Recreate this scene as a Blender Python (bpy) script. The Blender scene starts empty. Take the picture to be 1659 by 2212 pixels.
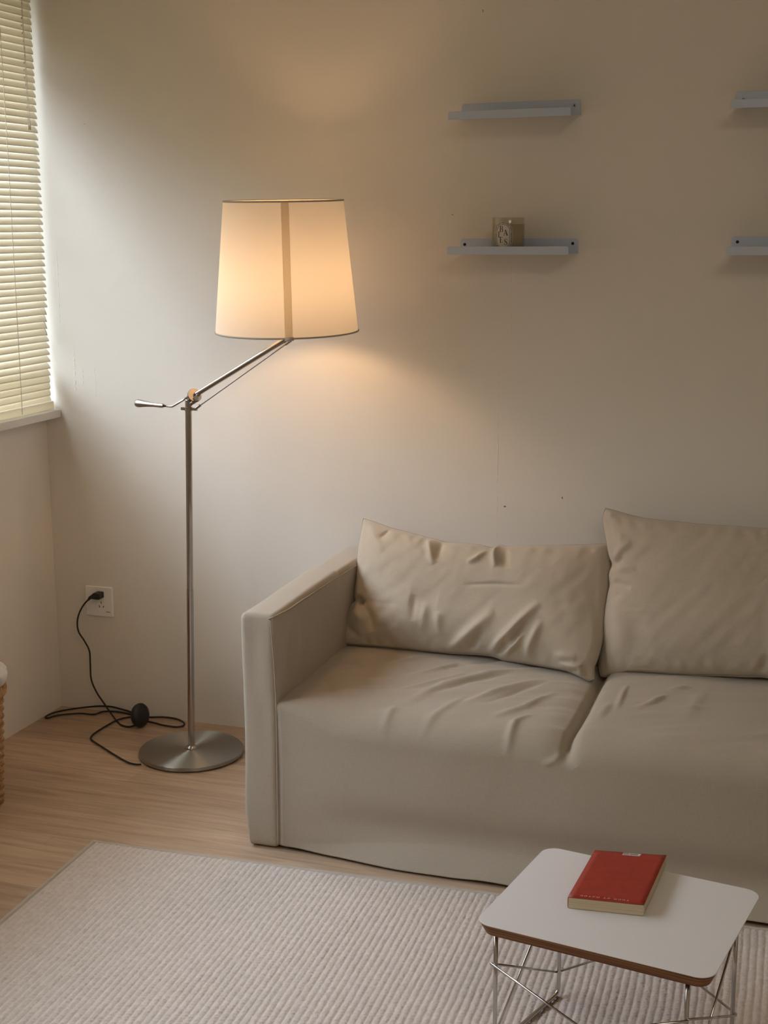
import bpy, bmesh, math, random
import numpy as np
from mathutils import Vector, Matrix

SC = bpy.context.scene
COL = SC.collection
rng = np.random.default_rng(7)
random.seed(7)

# ------------------------------------------------------------------ camera
F_PX, YAW, PITCH, ROLL = 3008.604, 0.3293607, 0.2007982, -0.0050307
CAM = Vector((2.12816, -3.33150, 1.35))
d = Vector((-math.sin(YAW)*math.cos(PITCH), math.cos(YAW)*math.cos(PITCH), -math.sin(PITCH)))
r0 = d.cross(Vector((0, 0, 1))).normalized(); u0 = r0.cross(d)
rr = r0*math.cos(ROLL) + u0*math.sin(ROLL); uu = -r0*math.sin(ROLL) + u0*math.cos(ROLL)
cam_data = bpy.data.cameras.new('camera'); cam = bpy.data.objects.new('camera', cam_data); COL.objects.link(cam)
cam_data.sensor_fit = 'HORIZONTAL'; cam_data.sensor_width = 36.0; cam_data.lens = F_PX/1659*36.0
cam_data.clip_start = 0.05; cam_data.clip_end = 100
M = Matrix.Identity(4)
for i in range(3):
    M[i][0] = rr[i]; M[i][1] = uu[i]; M[i][2] = -d[i]; M[i][3] = CAM[i]
cam.matrix_world = M
SC.camera = cam

# ------------------------------------------------------------------ light
SKY_STRENGTH = 13.0
SKY_TOP = (0.82, 0.91, 1.06); SKY_HOR = (0.92, 0.98, 1.06); GROUND = (0.05, 0.05, 0.035); TREES = (0.12, 0.13, 0.08)
BULB_STRENGTH = 100.0; BULB_COL = (1.0, 0.61, 0.31)
FILL_STRENGTH = 5.5; FILL_COL = (1.0, 0.90, 0.73)  # unseen overhead light, added for warm fill
world = bpy.data.worlds.new('world'); SC.world = world; world.use_nodes = True
nt = world.node_tree; nt.nodes.clear()
wo = nt.nodes.new('ShaderNodeOutputWorld'); bg = nt.nodes.new('ShaderNodeBackground')
tc = nt.nodes.new('ShaderNodeTexCoord'); sp = nt.nodes.new('ShaderNodeSeparateXYZ'); rp = nt.nodes.new('ShaderNodeValToRGB')
mp = nt.nodes.new('ShaderNodeMapRange'); mp.inputs[1].default_value = -1; mp.inputs[2].default_value = 1
rp.color_ramp.elements[0].position = 0.47; rp.color_ramp.elements[0].color = (*GROUND, 1)
rp.color_ramp.elements[1].position = 0.52; rp.color_ramp.elements[1].color = (*TREES, 1)
for p_, c_ in ((0.60, [c*0.7 for c in SKY_HOR]), (0.80, SKY_TOP)):
    e = rp.color_ramp.elements.new(p_); e.color = (*c_, 1)
nt.links.new(tc.outputs['Generated'], sp.inputs[0]); nt.links.new(sp.outputs[2], mp.inputs[0])
nt.links.new(mp.outputs[0], rp.inputs[0]); nt.links.new(rp.outputs[0], bg.inputs[0]); nt.links.new(bg.outputs[0], wo.inputs[0])
bg.inputs[1].default_value = SKY_STRENGTH
# window geometry shared by the openings, frames and light portals
W1 = (-2.60, -0.02, 0.866, 2.02)     # y0, y1, z0, z1   (window with the blind)
def portal(name, y0, y1, z0, z1):
    l = bpy.data.lights.new(name, 'AREA'); l.shape = 'RECTANGLE'; l.size = z1-z0; l.size_y = y1-y0
    o = bpy.data.objects.new(name, l); COL.objects.link(o); l.cycles.is_portal = True
    o.location = (-0.17, (y0+y1)/2, (z0+z1)/2); o.rotation_euler = (0, -math.pi/2, 0)
portal('window_portal', *W1)

SC.view_settings.view_transform = 'Standard'; SC.view_settings.look = 'None'
SC.view_settings.exposure = 0.0; SC.view_settings.gamma = 1.0
try: SC.view_settings.use_curve_mapping = False
except Exception: pass
SC.cycles.use_denoising = True
SC.cycles.max_bounces = 10; SC.cycles.diffuse_bounces = 6; SC.cycles.transmission_bounces = 8; SC.cycles.transparent_max_bounces = 12
SC.cycles.sample_clamp_indirect = 6.0
SC.cycles.caustics_reflective = False; SC.cycles.caustics_refractive = False

# ------------------------------------------------------------------ helpers
def tag(o, label, cat, group=None):
    o['label'] = label; o['category'] = cat
    if group: o['group'] = group
    return o
def thing(name, label, cat, loc=(0, 0, 0), group=None):
    o = bpy.data.objects.new(name, None); COL.objects.link(o); o.location = loc
    o.empty_display_size = 0.05
    return tag(o, label, cat, group)
def link(name, me, mat=None, parent=None, smooth=True):
    if mat is not None and len(me.materials) == 0: me.materials.append(mat)
    if smooth and len(me.polygons): me.polygons.foreach_set('use_smooth', [True]*len(me.polygons))
    o = bpy.data.objects.new(name, me); COL.objects.link(o)
    if parent is not None:
        root = parent
        off = Vector((0, 0, 0))
        while root is not None:
            off += Vector(root.location); root = root.parent
        # meshes are written in world metres; put them under the thing without moving them
        me.transform(Matrix.Translation(-off)); o.parent = parent
    return o
class MB:
    """collects quads / boxes / tubes / lathes into one mesh"""
    def __init__(s): s.v = []; s.f = []; s.m = []; s.mi = 0
    def add(s, vs, fs):
        n = len(s.v); s.v += [tuple(map(float, p)) for p in vs]; s.f += [tuple(n+i for i in f) for f in fs]; s.m += [s.mi]*len(fs)
    def box(s, lo, hi):
        x0, y0, z0 = lo; x1, y1, z1 = hi
        s.add([(x0,y0,z0),(x1,y0,z0),(x1,y1,z0),(x0,y1,z0),(x0,y0,z1),(x1,y0,z1),(x1,y1,z1),(x0,y1,z1)],
              [(0,3,2,1),(4,5,6,7),(0,1,5,4),(1,2,6,5),(2,3,7,6),(3,0,4,7)])
    def tube(s, pts, rad, seg=12, closed=False, caps=True):
        pts = [Vector(p) for p in pts]; n = len(pts)
        rads = rad if hasattr(rad, '__len__') else [rad]*n
        tans = []
        for i in range(n):
            a = pts[(i-1) % n] if (closed or i > 0) else pts[i]; b = pts[(i+1) % n] if (closed or i < n-1) else pts[i]
            t = (b-a); tans.append(t.normalized() if t.length > 1e-9 else Vector((0,0,1)))
        nrm = Vector((0, 0, 1)) if abs(tans[0].z) < 0.9 else Vector((1, 0, 0))
        vs = []
        for i in range(n):
            t = tans[i]; nrm = (nrm - t*nrm.dot(t))
            nrm = nrm.normalized() if nrm.length > 1e-6 else t.orthogonal().normalized()
            b = t.cross(nrm)
            for k in range(seg):
                a = 2*math.pi*k/seg; vs.append(pts[i] + (nrm*math.cos(a)+b*math.sin(a))*rads[i])
        fs = []
        for i in range(n if closed else n-1):
            for k in range(seg):
                j = (i+1) % n; k2 = (k+1) % seg
                fs.append((i*seg+k, i*seg+k2, j*seg+k2, j*seg+k))
        if caps and not closed:
            fs.append(tuple(range(seg))[::-1]); fs.append(tuple((n-1)*seg+k for k in range(seg)))
        s.add(vs, fs)
    def lathe(s, prof, origin=(0,0,0), axis=(0,0,1), seg=48, closed=False):
        """prof: (r, h) pairs along the axis"""
        ax = Vector(axis).normalized(); a = ax.orthogonal().normalized()
        if abs(ax.z) > 0.99: a = Vector((1, 0, 0))
        b = ax.cross(a); o = Vector(origin); vs = []
        for r, h in prof:
            for k in range(seg):
                t = 2*math.pi*k/seg; vs.append(o + ax*h + (a*math.cos(t)+b*math.sin(t))*max(r, 1e-5))
        fs = []; n = len(prof)
        for i in range(n if closed else n-1):
            for k in range(seg):
                k2 = (k+1) % seg; j = (i+1) % n
                fs.append((i*seg+k, i*seg+k2, j*seg+k2, j*seg+k))
        s.add(vs, fs)
    def poly_extrude(s, pts2, fn, t):
        """pts2: 2D outline; fn(u, v, w) -> point; thickness t"""
        n = len(pts2)
        vs = [fn(u, v, 0) for u, v in pts2] + [fn(u, v, t) for u, v in pts2]
        fs = [tuple(range(n))[::-1], tuple(range(n, 2*n))] + [(i, (i+1) % n, n+(i+1) % n, n+i) for i in range(n)]
        s.add(vs, fs)
    def grid(s, P, wrap=False):
        """P: array (n, m, 3)"""
        n, m = P.shape[:2]; base = [tuple(p) for p in P.reshape(-1, 3)]
        fs = [(i*m+j, i*m+j+1, (i+1)*m+j+1, (i+1)*m+j) for i in range(n-1) for j in range(m-1)]
        if wrap: fs += [(i*m+m-1, i*m, (i+1)*m, (i+1)*m+m-1) for i in range(n-1)]
        s.add(base, fs)
    def build(s, name, mat, parent=None, smooth=True, mats=None):
        me = bpy.data.meshes.new(name); me.from_pydata(s.v, [], s.f)
        for m_ in (mats or [mat]): me.materials.append(m_)
        if mats: me.polygons.foreach_set('material_index', s.m)
        bm = bmesh.new(); bm.from_mesh(me); bmesh.ops.recalc_face_normals(bm, faces=bm.faces); bm.to_mesh(me); bm.free()
        return link(name, me, None, parent, smooth)
def bevel(o, w, seg=3, angle=30):
    m = o.modifiers.new('bevel', 'BEVEL'); m.width = w; m.segments = seg; m.limit_method = 'ANGLE'; m.angle_limit = math.radians(angle)
    return o
def sharp(o, ang=35):
    me = o.data; bm = bmesh.new(); bm.from_mesh(me)
    for e_ in bm.edges:
        if len(e_.link_faces) == 2 and e_.calc_face_angle(0) > math.radians(ang): e_.smooth = False
    bm.to_mesh(me); bm.free(); return o
def structure(o): o['kind'] = 'structure'; return o
def catmull(pts, n=8, closed=False):
    P = [Vector(p) for p in pts]; out = []; N = len(P)
    for i in range(N if closed else N-1):
        if closed: a, b, c, e_ = P[(i-1) % N], P[i], P[(i+1) % N], P[(i+2) % N]
        else: a, b, c, e_ = P[max(i-1, 0)], P[i], P[i+1], P[min(i+2, N-1)]
        for k in range(n):
            t = k/n
            out.append(0.5*((2*b)+(c-a)*t+(2*a-5*b+4*c-e_)*t*t+(3*b-a-3*c+e_)*t**3))
    if not closed: out.append(P[-1])
    return out
def vnoise(x, y, seed=0):
    """smooth value noise on arrays, about -1..1"""
    g = np.random.default_rng(seed).uniform(-1, 1, (257, 257))
    x = np.asarray(x, float); y = np.asarray(y, float)
    xi = np.floor(x).astype(int); yi = np.floor(y).astype(int); fx = x-xi; fy = y-yi
    fx = fx*fx*fx*(fx*(fx*6-15)+10); fy = fy*fy*fy*(fy*(fy*6-15)+10)
    xi %= 256; yi %= 256
    a = g[xi, yi]; b = g[xi+1, yi]; c = g[xi, yi+1]; e_ = g[xi+1, yi+1]
    return (a*(1-fx)+b*fx)*(1-fy)+(c*(1-fx)+e_*fx)*fy
def sstep(a, b, x):
    t = np.clip((np.asarray(x, float)-a)/(b-a), 0, 1); return t*t*(3-2*t)
def folds(X, Y, items):
    """sum of fold ridges; items: (polyline, height, width)"""
    H = np.zeros_like(X)
    for pts, amp, wid in items:
        best = np.full(X.shape, 1e9); tt = np.zeros_like(X); L = [0.0]
        for (x0, y0), (x1, y1) in zip(pts[:-1], pts[1:]): L.append(L[-1]+math.hypot(x1-x0, y1-y0))
        for k, ((x0, y0), (x1, y1)) in enumerate(zip(pts[:-1], pts[1:])):
            dx, dy = x1-x0, y1-y0; q = dx*dx+dy*dy+1e-12
            t = np.clip(((X-x0)*dx+(Y-y0)*dy)/q, 0, 1)
            dd = np.hypot(X-x0-t*dx, Y-y0-t*dy); m = dd < best
            best = np.where(m, dd, best); tt = np.where(m, (L[k]+t*(L[k+1]-L[k]))/L[-1], tt)
        taper = np.clip(np.sin(np.pi*np.clip(tt, 0.0, 1.0)), 0, 1)**0.75; taper = np.maximum(taper, 0.0)
        H += amp*taper*np.exp(-(best/wid)**2)
    return H

# ------------------------------------------------------------------ materials
def mat_new(name):
    m = bpy.data.materials.new(name); m.use_nodes = True; n = m.node_tree; n.nodes.clear()
    out = n.nodes.new('ShaderNodeOutputMaterial'); return m, n, out
def principled(name, col, rough=0.5, metal=0.0, spec=0.5, coat=0.0):
    m, n, out = mat_new(name); b = n.nodes.new('ShaderNodeBsdfPrincipled')
    b.inputs['Base Color'].default_value = (*col, 1); b.inputs['Roughness'].default_value = rough
    b.inputs['Metallic'].default_value = metal; b.inputs['Specular IOR Level'].default_value = spec
    b.inputs['Coat Weight'].default_value = coat
    n.links.new(b.outputs[0], out.inputs[0]); return m, n, b
def N(n, t, **kw):
    x = n.nodes.new(t)
    for k, v in kw.items(): setattr(x, k, v)
    return x
def mapping(n, scale=(1, 1, 1), rot=(0, 0, 0), loc=(0, 0, 0), src='Object'):
    t = N(n, 'ShaderNodeTexCoord'); mpn = N(n, 'ShaderNodeMapping')
    mpn.inputs['Scale'].default_value = scale; mpn.inputs['Rotation'].default_value = rot; mpn.inputs['Location'].default_value = loc
    n.links.new(t.outputs[src], mpn.inputs[0]); return mpn
def noise(n, mpn, scale, detail=3, rough=0.5):
    x = N(n, 'ShaderNodeTexNoise'); x.inputs['Scale'].default_value = scale; x.inputs['Detail'].default_value = detail
    x.inputs['Roughness'].default_value = rough; n.links.new(mpn.outputs[0], x.inputs['Vector']); return x
def ramp(n, src, stops):
    x = N(n, 'ShaderNodeValToRGB'); cr = x.color_ramp
    cr.elements[0].position = stops[0][0]; cr.elements[0].color = (*stops[0][1], 1)
    cr.elements[1].position = stops[-1][0]; cr.elements[1].color = (*stops[-1][1], 1)
    for p, c in stops[1:-1]:
        el = cr.elements.new(p); el.color = (*c, 1)
    n.links.new(src, x.inputs[0]); return x
def bump(n, b, src, strength, dist=0.001, prev=None):
    x = N(n, 'ShaderNodeBump'); x.inputs['Strength'].default_value = strength; x.inputs['Distance'].default_value = dist
    n.links.new(src, x.inputs['Height'])
    if prev is not None: n.links.new(prev.outputs[0], x.inputs['Normal'])
    n.links.new(x.outputs[0], b.inputs['Normal']); return x
def math_(n, op, a, b=None):
    x = N(n, 'ShaderNodeMath', operation=op)
    for i, v in enumerate((a, b)):
        if v is None: continue
        if isinstance(v, (int, float)): x.inputs[i].default_value = v
        else: n.links.new(v, x.inputs[i])
    return x.outputs[0]
def mixc(n, fac, a, b, mode='MIX'):
    x = N(n, 'ShaderNodeMix', data_type='RGBA', blend_type=mode)
    for i, v in ((0, fac), (6, a), (7, b)):
        if isinstance(v, (int, float)): x.inputs[i].default_value = v
        elif isinstance(v, tuple): x.inputs[i].default_value = (*v, 1)
        else: n.links.new(v, x.inputs[i])
    return x.outputs[2]

SPECKS = [(1.3080, 0.6670, 0.0020), (1.3105, 0.6670, 0.0016), (1.4540, 0.6990, 0.0013), (1.4540, 0.6975, 0.0014), (1.4542, 0.6960, 0.0013), (0.164, 1.623, 0.0010), (1.169, 1.382, 0.0013), (1.241, 1.851, 0.0013), (1.2412, 1.848, 0.0012)]
WALL_COL = (0.775, 0.735, 0.675)
def wall_material(name, marks=()):
    m, n, b = principled(name, WALL_COL, 0.75, spec=0.25)
    mpn = mapping(n); nz = noise(n, mpn, 1.3, 4); c = ramp(n, nz.outputs[0], [(0.3, tuple(v*0.975 for v in WALL_COL)), (0.7, WALL_COL)])
    col = c.outputs[0]
    fine = noise(n, mpn, 160, 3, 0.6); bp = bump(n, b, fine.outputs[0], 0.10, 0.002)
    wav = noise(n, mpn, 14, 5, 0.6); bp = bump(n, b, wav.outputs[0], 0.14, 0.01, bp)
    # trowelled filler ridges
    if marks:
        sepx = N(n, 'ShaderNodeSeparateXYZ'); t = N(n, 'ShaderNodeTexCoord'); n.links.new(t.outputs['Object'], sepx.inputs[0])
        wob = noise(n, mpn, 40, 2)
        hx = math_(n, 'ADD', sepx.outputs[0], math_(n, 'MULTIPLY', math_(n, 'SUBTRACT', wob.outputs[0], 0.5), 0.006))
        tot = None
        for (x0, z0, z1, w) in marks:
            g = math_(n, 'SUBTRACT', 1.0, math_(n, 'MINIMUM', math_(n, 'DIVIDE', math_(n, 'ABSOLUTE', math_(n, 'SUBTRACT', hx, x0)), w), 1.0))
            inz = math_(n, 'MULTIPLY', math_(n, 'GREATER_THAN', sepx.outputs[2], z0), math_(n, 'LESS_THAN', sepx.outputs[2], z1))
            g = math_(n, 'MULTIPLY', g, inz); tot = g if tot is None else math_(n, 'ADD', tot, g)
        dots = noise(n, mpn, 130, 1); dd = ramp(n, dots.outputs[0], [(0.46, (0.12, 0.12, 0.12)), (0.60, (1, 1, 1))])
        bp = bump(n, b, math_(n, 'MULTIPLY', tot, dd.outputs[0]), 0.5, 0.0016, bp)
        spot = None      # specks and pin holes in the paint
        for (x0, z0, r_) in SPECKS:
            cv = N(n, 'ShaderNodeCombineXYZ'); cv.inputs[0].default_value = x0; cv.inputs[2].default_value = z0
            pv = N(n, 'ShaderNodeCombineXYZ'); n.links.new(sepx.outputs[0], pv.inputs[0]); n.links.new(sepx.outputs[2], pv.inputs[2])
            ds = N(n, 'ShaderNodeVectorMath', operation='DISTANCE'); n.links.new(cv.outputs[0], ds.inputs[0]); n.links.new(pv.outputs[0], ds.inputs[1])
            g = math_(n, 'LESS_THAN', ds.outputs['Value'], r_); spot = g if spot is None else math_(n, 'MAXIMUM', spot, g)
        col = mixc(n, spot, col, (0.16, 0.12, 0.09))
    n.links.new(col, b.inputs['Base Color']); return m
M_WALL = wall_material('wall_paint')
M_WALLB = wall_material('wall_paint_back', [(1.289, 0.55, 1.06, 0.0012), (1.318, 1.10, 1.60, 0.0016), (0.098, 0.92, 1.05, 0.004), (0.122, 0.93, 0.99, 0.003), (0.16, 0.9, 1.0, 0.0015), (0.06, 1.1, 1.3, 0.002)])
M_CEIL, _, _ = principled('ceiling_paint', (0.80, 0.77, 0.71), 0.9)

def floor_material():
    m, n, b = principled('oak_laminate', (0.4, 0.25, 0.15), 0.42, spec=0.4)
    mpn = mapping(n, loc=(0.31, 0.06, 0)); br = N(n, 'ShaderNodeTexBrick'); n.links.new(mpn.outputs[0], br.inputs[0])
    br.offset = 0.37; br.inputs['Color1'].default_value = (0.33, 0.33, 0.33, 1); br.inputs['Color2'].default_value = (0.62, 0.62, 0.62, 1)
    br.inputs['Mortar'].default_value = (0.40, 0.40, 0.40, 1); br.inputs['Scale'].default_value = 1.0
    br.inputs['Mortar Size'].default_value = 0.0008; br.inputs['Brick Width'].default_value = 1.22; br.inputs['Row Height'].default_value = 0.19
    gm = mapping(n, scale=(1.6, 26, 1)); g = noise(n, gm, 2.2, 7, 0.62); g.inputs['Distortion'].default_value = 0.6
    gm2 = mapping(n, scale=(1, 9, 1)); g2 = noise(n, gm2, 1.5, 3, 0.5)
    gr = ramp(n, g.outputs[0], [(0.30, (0.34, 0.228, 0.15)), (0.48, (0.46, 0.325, 0.222)), (0.62, (0.55, 0.400, 0.282)), (0.78, (0.61, 0.465, 0.340))])
    c1 = mixc(n, 0.75, gr.outputs[0], br.outputs['Color'], 'OVERLAY')
    c2 = mixc(n, math_(n, 'MULTIPLY', g2.outputs[0], 0.25), c1, (0.60, 0.45, 0.32), 'MIX')
    n.links.new(c2, b.inputs['Base Color'])
    bump(n, b, g.outputs[0], 0.06, 0.001); return m
M_FLOOR = floor_material()

def fabric(name, c, dark=0.93, ws=1.0):
    m, n, b = principled(name, c, 0.95, spec=0.12)
    b.inputs['Sheen Weight'].default_value = 0.25; b.inputs['Sheen Roughness'].default_value = 0.5
    a = mapping(n, scale=(900*ws, 60*ws, 900*ws)); na = noise(n, a, 1.0, 2); bb = mapping(n, scale=(70*ws, 900*ws, 900*ws)); nb = noise(n, bb, 1.0, 2)
    cc = mapping(n, scale=(900*ws, 900*ws, 60*ws)); nc = noise(n, cc, 1.0, 2)
    s = math_(n, 'ADD', math_(n, 'ADD', na.outputs[0], nb.outputs[0]), nc.outputs[0]); s3 = math_(n, 'DIVIDE', s, 3.0)
    rc = ramp(n, s3, [(0.38, tuple(v*dark for v in c)), (0.62, tuple(min(1, v*1.05) for v in c))])
    big = noise(n, mapping(n), 3.0, 3); rc2 = mixc(n, math_(n, 'MULTIPLY', big.outputs[0], 0.12), rc.outputs[0], tuple(v*0.8 for v in c))
    n.links.new(rc2, b.inputs['Base Color']); bump(n, b, s3, 0.35, 0.0012); return m
LINEN = (0.445, 0.385, 0.308)
M_SOFA = fabric('linen_slipcover', LINEN)
M_PILLOW = fabric('linen_cushion', tuple(v*1.17 for v in LINEN))
M_PIPE, _, _ = principled('linen_piping', tuple(v*0.95 for v in LINEN), 0.95, spec=0.1)

def steel(name, col=(0.55, 0.53, 0.50), rough=0.28, aniso=0.0, radial=False):
    m, n, b = principled(name, col, rough, 1.0)
    if aniso:
        b.inputs['Anisotropic'].default_value = aniso
        if radial:
            tg = N(n, 'ShaderNodeTangent'); tg.direction_type = 'RADIAL'; tg.axis = 'Z'; n.links.new(tg.outputs[0], b.inputs['Tangent']); b.inputs['Anisotropic Rotation'].default_value = 0.25
    return m
M_STEEL = steel('brushed_nickel', (0.43, 0.40, 0.375), rough=0.16)
M_BASE = steel('spun_nickel', (0.42, 0.40, 0.37), 0.42, 0.95, True)
M_DISC = steel('matt_nickel', (0.17, 0.155, 0.14), 0.45)
M_CHROME = steel('chrome_wire', (0.55, 0.54, 0.53), 0.12)
M_ALU, nA, bA = principled('silver_painted_metal', (0.56, 0.63, 0.77), 0.40, 0.35)
mA = mapping(nA, scale=(6, 6, 300)); xA = noise(nA, mA, 3, 3); bump(nA, bA, xA.outputs[0], 0.08, 0.0005)
M_BLACK, _, _ = principled('black_plastic', (0.012, 0.011, 0.011), 0.45)
M_HOLE, _, _ = principled('dark_hole', (0.02, 0.014, 0.010), 0.8)
M_CORD, _, _ = principled('black_rubber', (0.014, 0.012, 0.012), 0.6)
M_WHITEP, _, _ = principled('white_plastic', (0.86, 0.84, 0.82), 0.35)
M_GREYP, _, _ = principled('grey_print', (0.18, 0.17, 0.16), 0.5)
M_SILL, _, _ = principled('white_sill', (0.74, 0.71, 0.67), 0.4)
M_FRAME, _, _ = principled('window_frame', (0.70, 0.69, 0.67), 0.4)
M_STRING, _, _ = principled('blind_cord', (0.78, 0.74, 0.66), 0.8)
M_KNOB, _, _ = principled('blind_tassel', (0.72, 0.62, 0.48), 0.5)

def translucent(name, c, tcol, fac, rough=0.6, gloss=0.0, weave=None):
    m, n, out = mat_new(name); dfs = N(n, 'ShaderNodeBsdfDiffuse'); tr = N(n, 'ShaderNodeBsdfTranslucent'); mx = N(n, 'ShaderNodeMixShader')
    dfs.inputs[0].default_value = (*c, 1); tr.inputs[0].default_value = (*tcol, 1); mx.inputs[0].default_value = fac
    n.links.new(dfs.outputs[0], mx.inputs[1]); n.links.new(tr.outputs[0], mx.inputs[2]); last = mx
    if weave:
        a = mapping(n, scale=(weave, weave, weave*0.08)); na = noise(n, a, 1, 2); a2 = mapping(n, scale=(weave*.08, weave*.08, weave)); nb = noise(n, a2, 1, 2)
        s = math_(n, 'MULTIPLY', math_(n, 'ADD', na.outputs[0], nb.outputs[0]), 0.5)
        r1 = ramp(n, s, [(0.35, tuple(v*0.94 for v in tcol)), (0.65, tcol)]); n.links.new(r1.outputs[0], tr.inputs[0])
    if gloss:
        gl = N(n, 'ShaderNodeBsdfGlossy'); gl.inputs[1].default_value = rough; m2 = N(n, 'ShaderNodeMixShader'); m2.inputs[0].default_value = gloss
        n.links.new(mx.outputs[0], m2.inputs[1]); n.links.new(gl.outputs[0], m2.inputs[2]); last = m2
    n.links.new(last.outputs[0], out.inputs[0]); return m
M_SLAT = translucent('blind_slat', (0.86, 0.81, 0.70), (0.90, 0.84, 0.68), 0.30, 0.35, 0.05)
M_SHADE = translucent('shade_linen', (0.80, 0.75, 0.68), (0.86, 0.80, 0.72), 0.19, weave=700)
M_SEAM = translucent('shade_seam', (0.66, 0.60, 0.52), (0.78, 0.71, 0.60), 0.78)
M_RING, _, _ = principled('shade_ring', (0.45, 0.40, 0.34), 0.6)
def emission(name, col, s):
    m, n, out = mat_new(name); e_ = N(n, 'ShaderNodeEmission'); e_.inputs[0].default_value = (*col, 1); e_.inputs[1].default_value = s
    n.links.new(e_.outputs[0], out.inputs[0]); return m
M_BULB = emission('lit_bulb', BULB_COL, BULB_STRENGTH)
def thin_glass(name, tint=(0.95, 0.96, 0.95), g=0.05):
    m, n, out = mat_new(name); t = N(n, 'ShaderNodeBsdfTransparent'); gl = N(n, 'ShaderNodeBsdfGlossy'); gl.inputs[1].default_value = 0.03
    lw = N(n, 'ShaderNodeLayerWeight'); lw.inputs[0].default_value = 0.25; mx = N(n, 'ShaderNodeMixShader'); t.inputs[0].default_value = (*tint, 1)
    f = math_(n, 'ADD', math_(n, 'MULTIPLY', math_(n, 'POWER', lw.outputs['Facing'], 3.0), 0.45), g)
    n.links.new(f, mx.inputs[0]); n.links.new(t.outputs[0], mx.inputs[1]); n.links.new(gl.outputs[0], mx.inputs[2]); n.links.new(mx.outputs[0], out.inputs[0]); return m
M_PANE = thin_glass('window_glass'); M_JAR = thin_glass('jar_glass', (0.93, 0.92, 0.88))

# measured outlines (metres)
CORD1 = [(0.1453, -0.03, 0.3503), (0.1363, -0.03, 0.3469), (0.1099, -0.03, 0.3219), (0.0921, -0.03, 0.2935), (0.0846, -0.03, 0.2658), (0.0876, -0.03, 0.239), (0.1041, -0.03, 0.2147), (0.1189, -0.03, 0.1862), (0.1199, -0.03, 0.1495), (0.1204, -0.03, 0.103), (0.1349, -0.03, 0.0674), (0.1557, -0.03, 0.038), (0.2168, -0.0676, 0.004), (0.2587, -0.1007, 0.004), (0.2825, -0.0968, 0.004), (0.2933, -0.0505, 0.004), (0.3258, -0.0517, 0.004), (0.3578, -0.0607, 0.004), (0.3976, -0.0631, 0.004), (0.415, -0.0497, 0.004), (0.4057, -0.0257, 0.004), (0.3727, -0.006, 0.0044), (0.3336, -0.006, 0.0054), (0.2919, -0.0154, 0.004), (0.2571, -0.0107, 0.004)]
CORD2 = [(0.2571, -0.0107, 0.004), (0.2297, -0.006, 0.009), (0.2003, -0.006, 0.0141), (0.1603, -0.006, 0.018), (0.1105, -0.006, 0.0126), (0.0453, -0.0266, 0.004), (0.017, -0.0645, 0.004), (0.0121, -0.1024, 0.004), (0.0234, -0.1108, 0.004), (0.0384, -0.0819, 0.004), (0.0853, -0.0504, 0.004), (0.1319, -0.0433, 0.004), (0.1451, -0.0147, 0.004), (0.1805, -0.006, 0.005), (0.2321, -0.0107, 0.004), (0.2663, -0.0277, 0.004)]
CORD3 = [(0.27, -0.0344, 0.004), (0.2465, -0.0262, 0.004), (0.2205, -0.0585, 0.004), (0.2134, -0.1077, 0.004), (0.2121, -0.1803, 0.004), (0.222, -0.2141, 0.004), (0.2429, -0.2328, 0.004), (0.2892, -0.2642, 0.004), (0.3558, -0.3086, 0.004), (0.404, -0.3368, 0.004), (0.4296, -0.3417, 0.004), (0.442, -0.3377, 0.004)]
P1_TOP = [(0.9646, -0.0887, 0.6324), (0.9968, -0.0922, 0.6256), (1.0479, -0.0983, 0.6135), (1.1103, -0.1035, 0.6033), (1.1474, -0.1067, 0.597), (1.1645, -0.1078, 0.5949), (1.1902, -0.1102, 0.5901), (1.2316, -0.11, 0.5906), (1.2787, -0.1106, 0.5893), (1.3097, -0.113, 0.585), (1.3237, -0.109, 0.5932), (1.3485, -0.1108, 0.5907), (1.4052, -0.1086, 0.5964), (1.4951, -0.1057, 0.6032), (1.5725, -0.1032, 0.608), (1.5928, -0.1052, 0.6053)]
P1_BOT = [(0.9588, -0.239, 0.3372), (1.0222, -0.24, 0.3352), (1.105, -0.237, 0.341), (1.2218, -0.2347, 0.3456), (1.2792, -0.2333, 0.3484), (1.3377, -0.2385, 0.351), (1.38, -0.2489, 0.3456), (1.4441, -0.2606, 0.3452), (1.5018, -0.2728, 0.3423), (1.5306, -0.2804, 0.3386), (1.5626, -0.2934, 0.328), (1.5952, -0.2917, 0.3353)]
P1_LEFT = [(0.9588, -0.239, 0.3372), (0.9476, -0.2246, 0.3654), (0.952, -0.2058, 0.4023), (0.9656, -0.1919, 0.4296), (0.9767, -0.1851, 0.443), (0.9719, -0.1783, 0.4564), (0.9703, -0.1595, 0.4933), (0.9648, -0.1326, 0.5462), (0.9647, -0.1107, 0.5891), (0.9646, -0.0887, 0.6324)]
P1_RIGHT = [(1.5952, -0.2917, 0.3353), (1.5924, -0.2742, 0.3607), (1.5981, -0.2612, 0.3795), (1.6011, -0.2354, 0.4168), (1.6006, -0.2031, 0.4636), (1.6023, -0.1702, 0.5111), (1.6018, -0.1371, 0.5591), (1.5976, -0.1171, 0.588), (1.5928, -0.1052, 0.6053)]
P2_TOP = [(1.5757, -0.0838, 0.6944), (1.5892, -0.0849, 0.6921), (1.6172, -0.0873, 0.6864), (1.6561, -0.0903, 0.6793), (1.689, -0.0917, 0.6761), (1.743, -0.0925, 0.6741), (1.8069, -0.0935, 0.6717), (1.8803, -0.0934, 0.672), (1.9517, -0.0937, 0.6713)]
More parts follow.
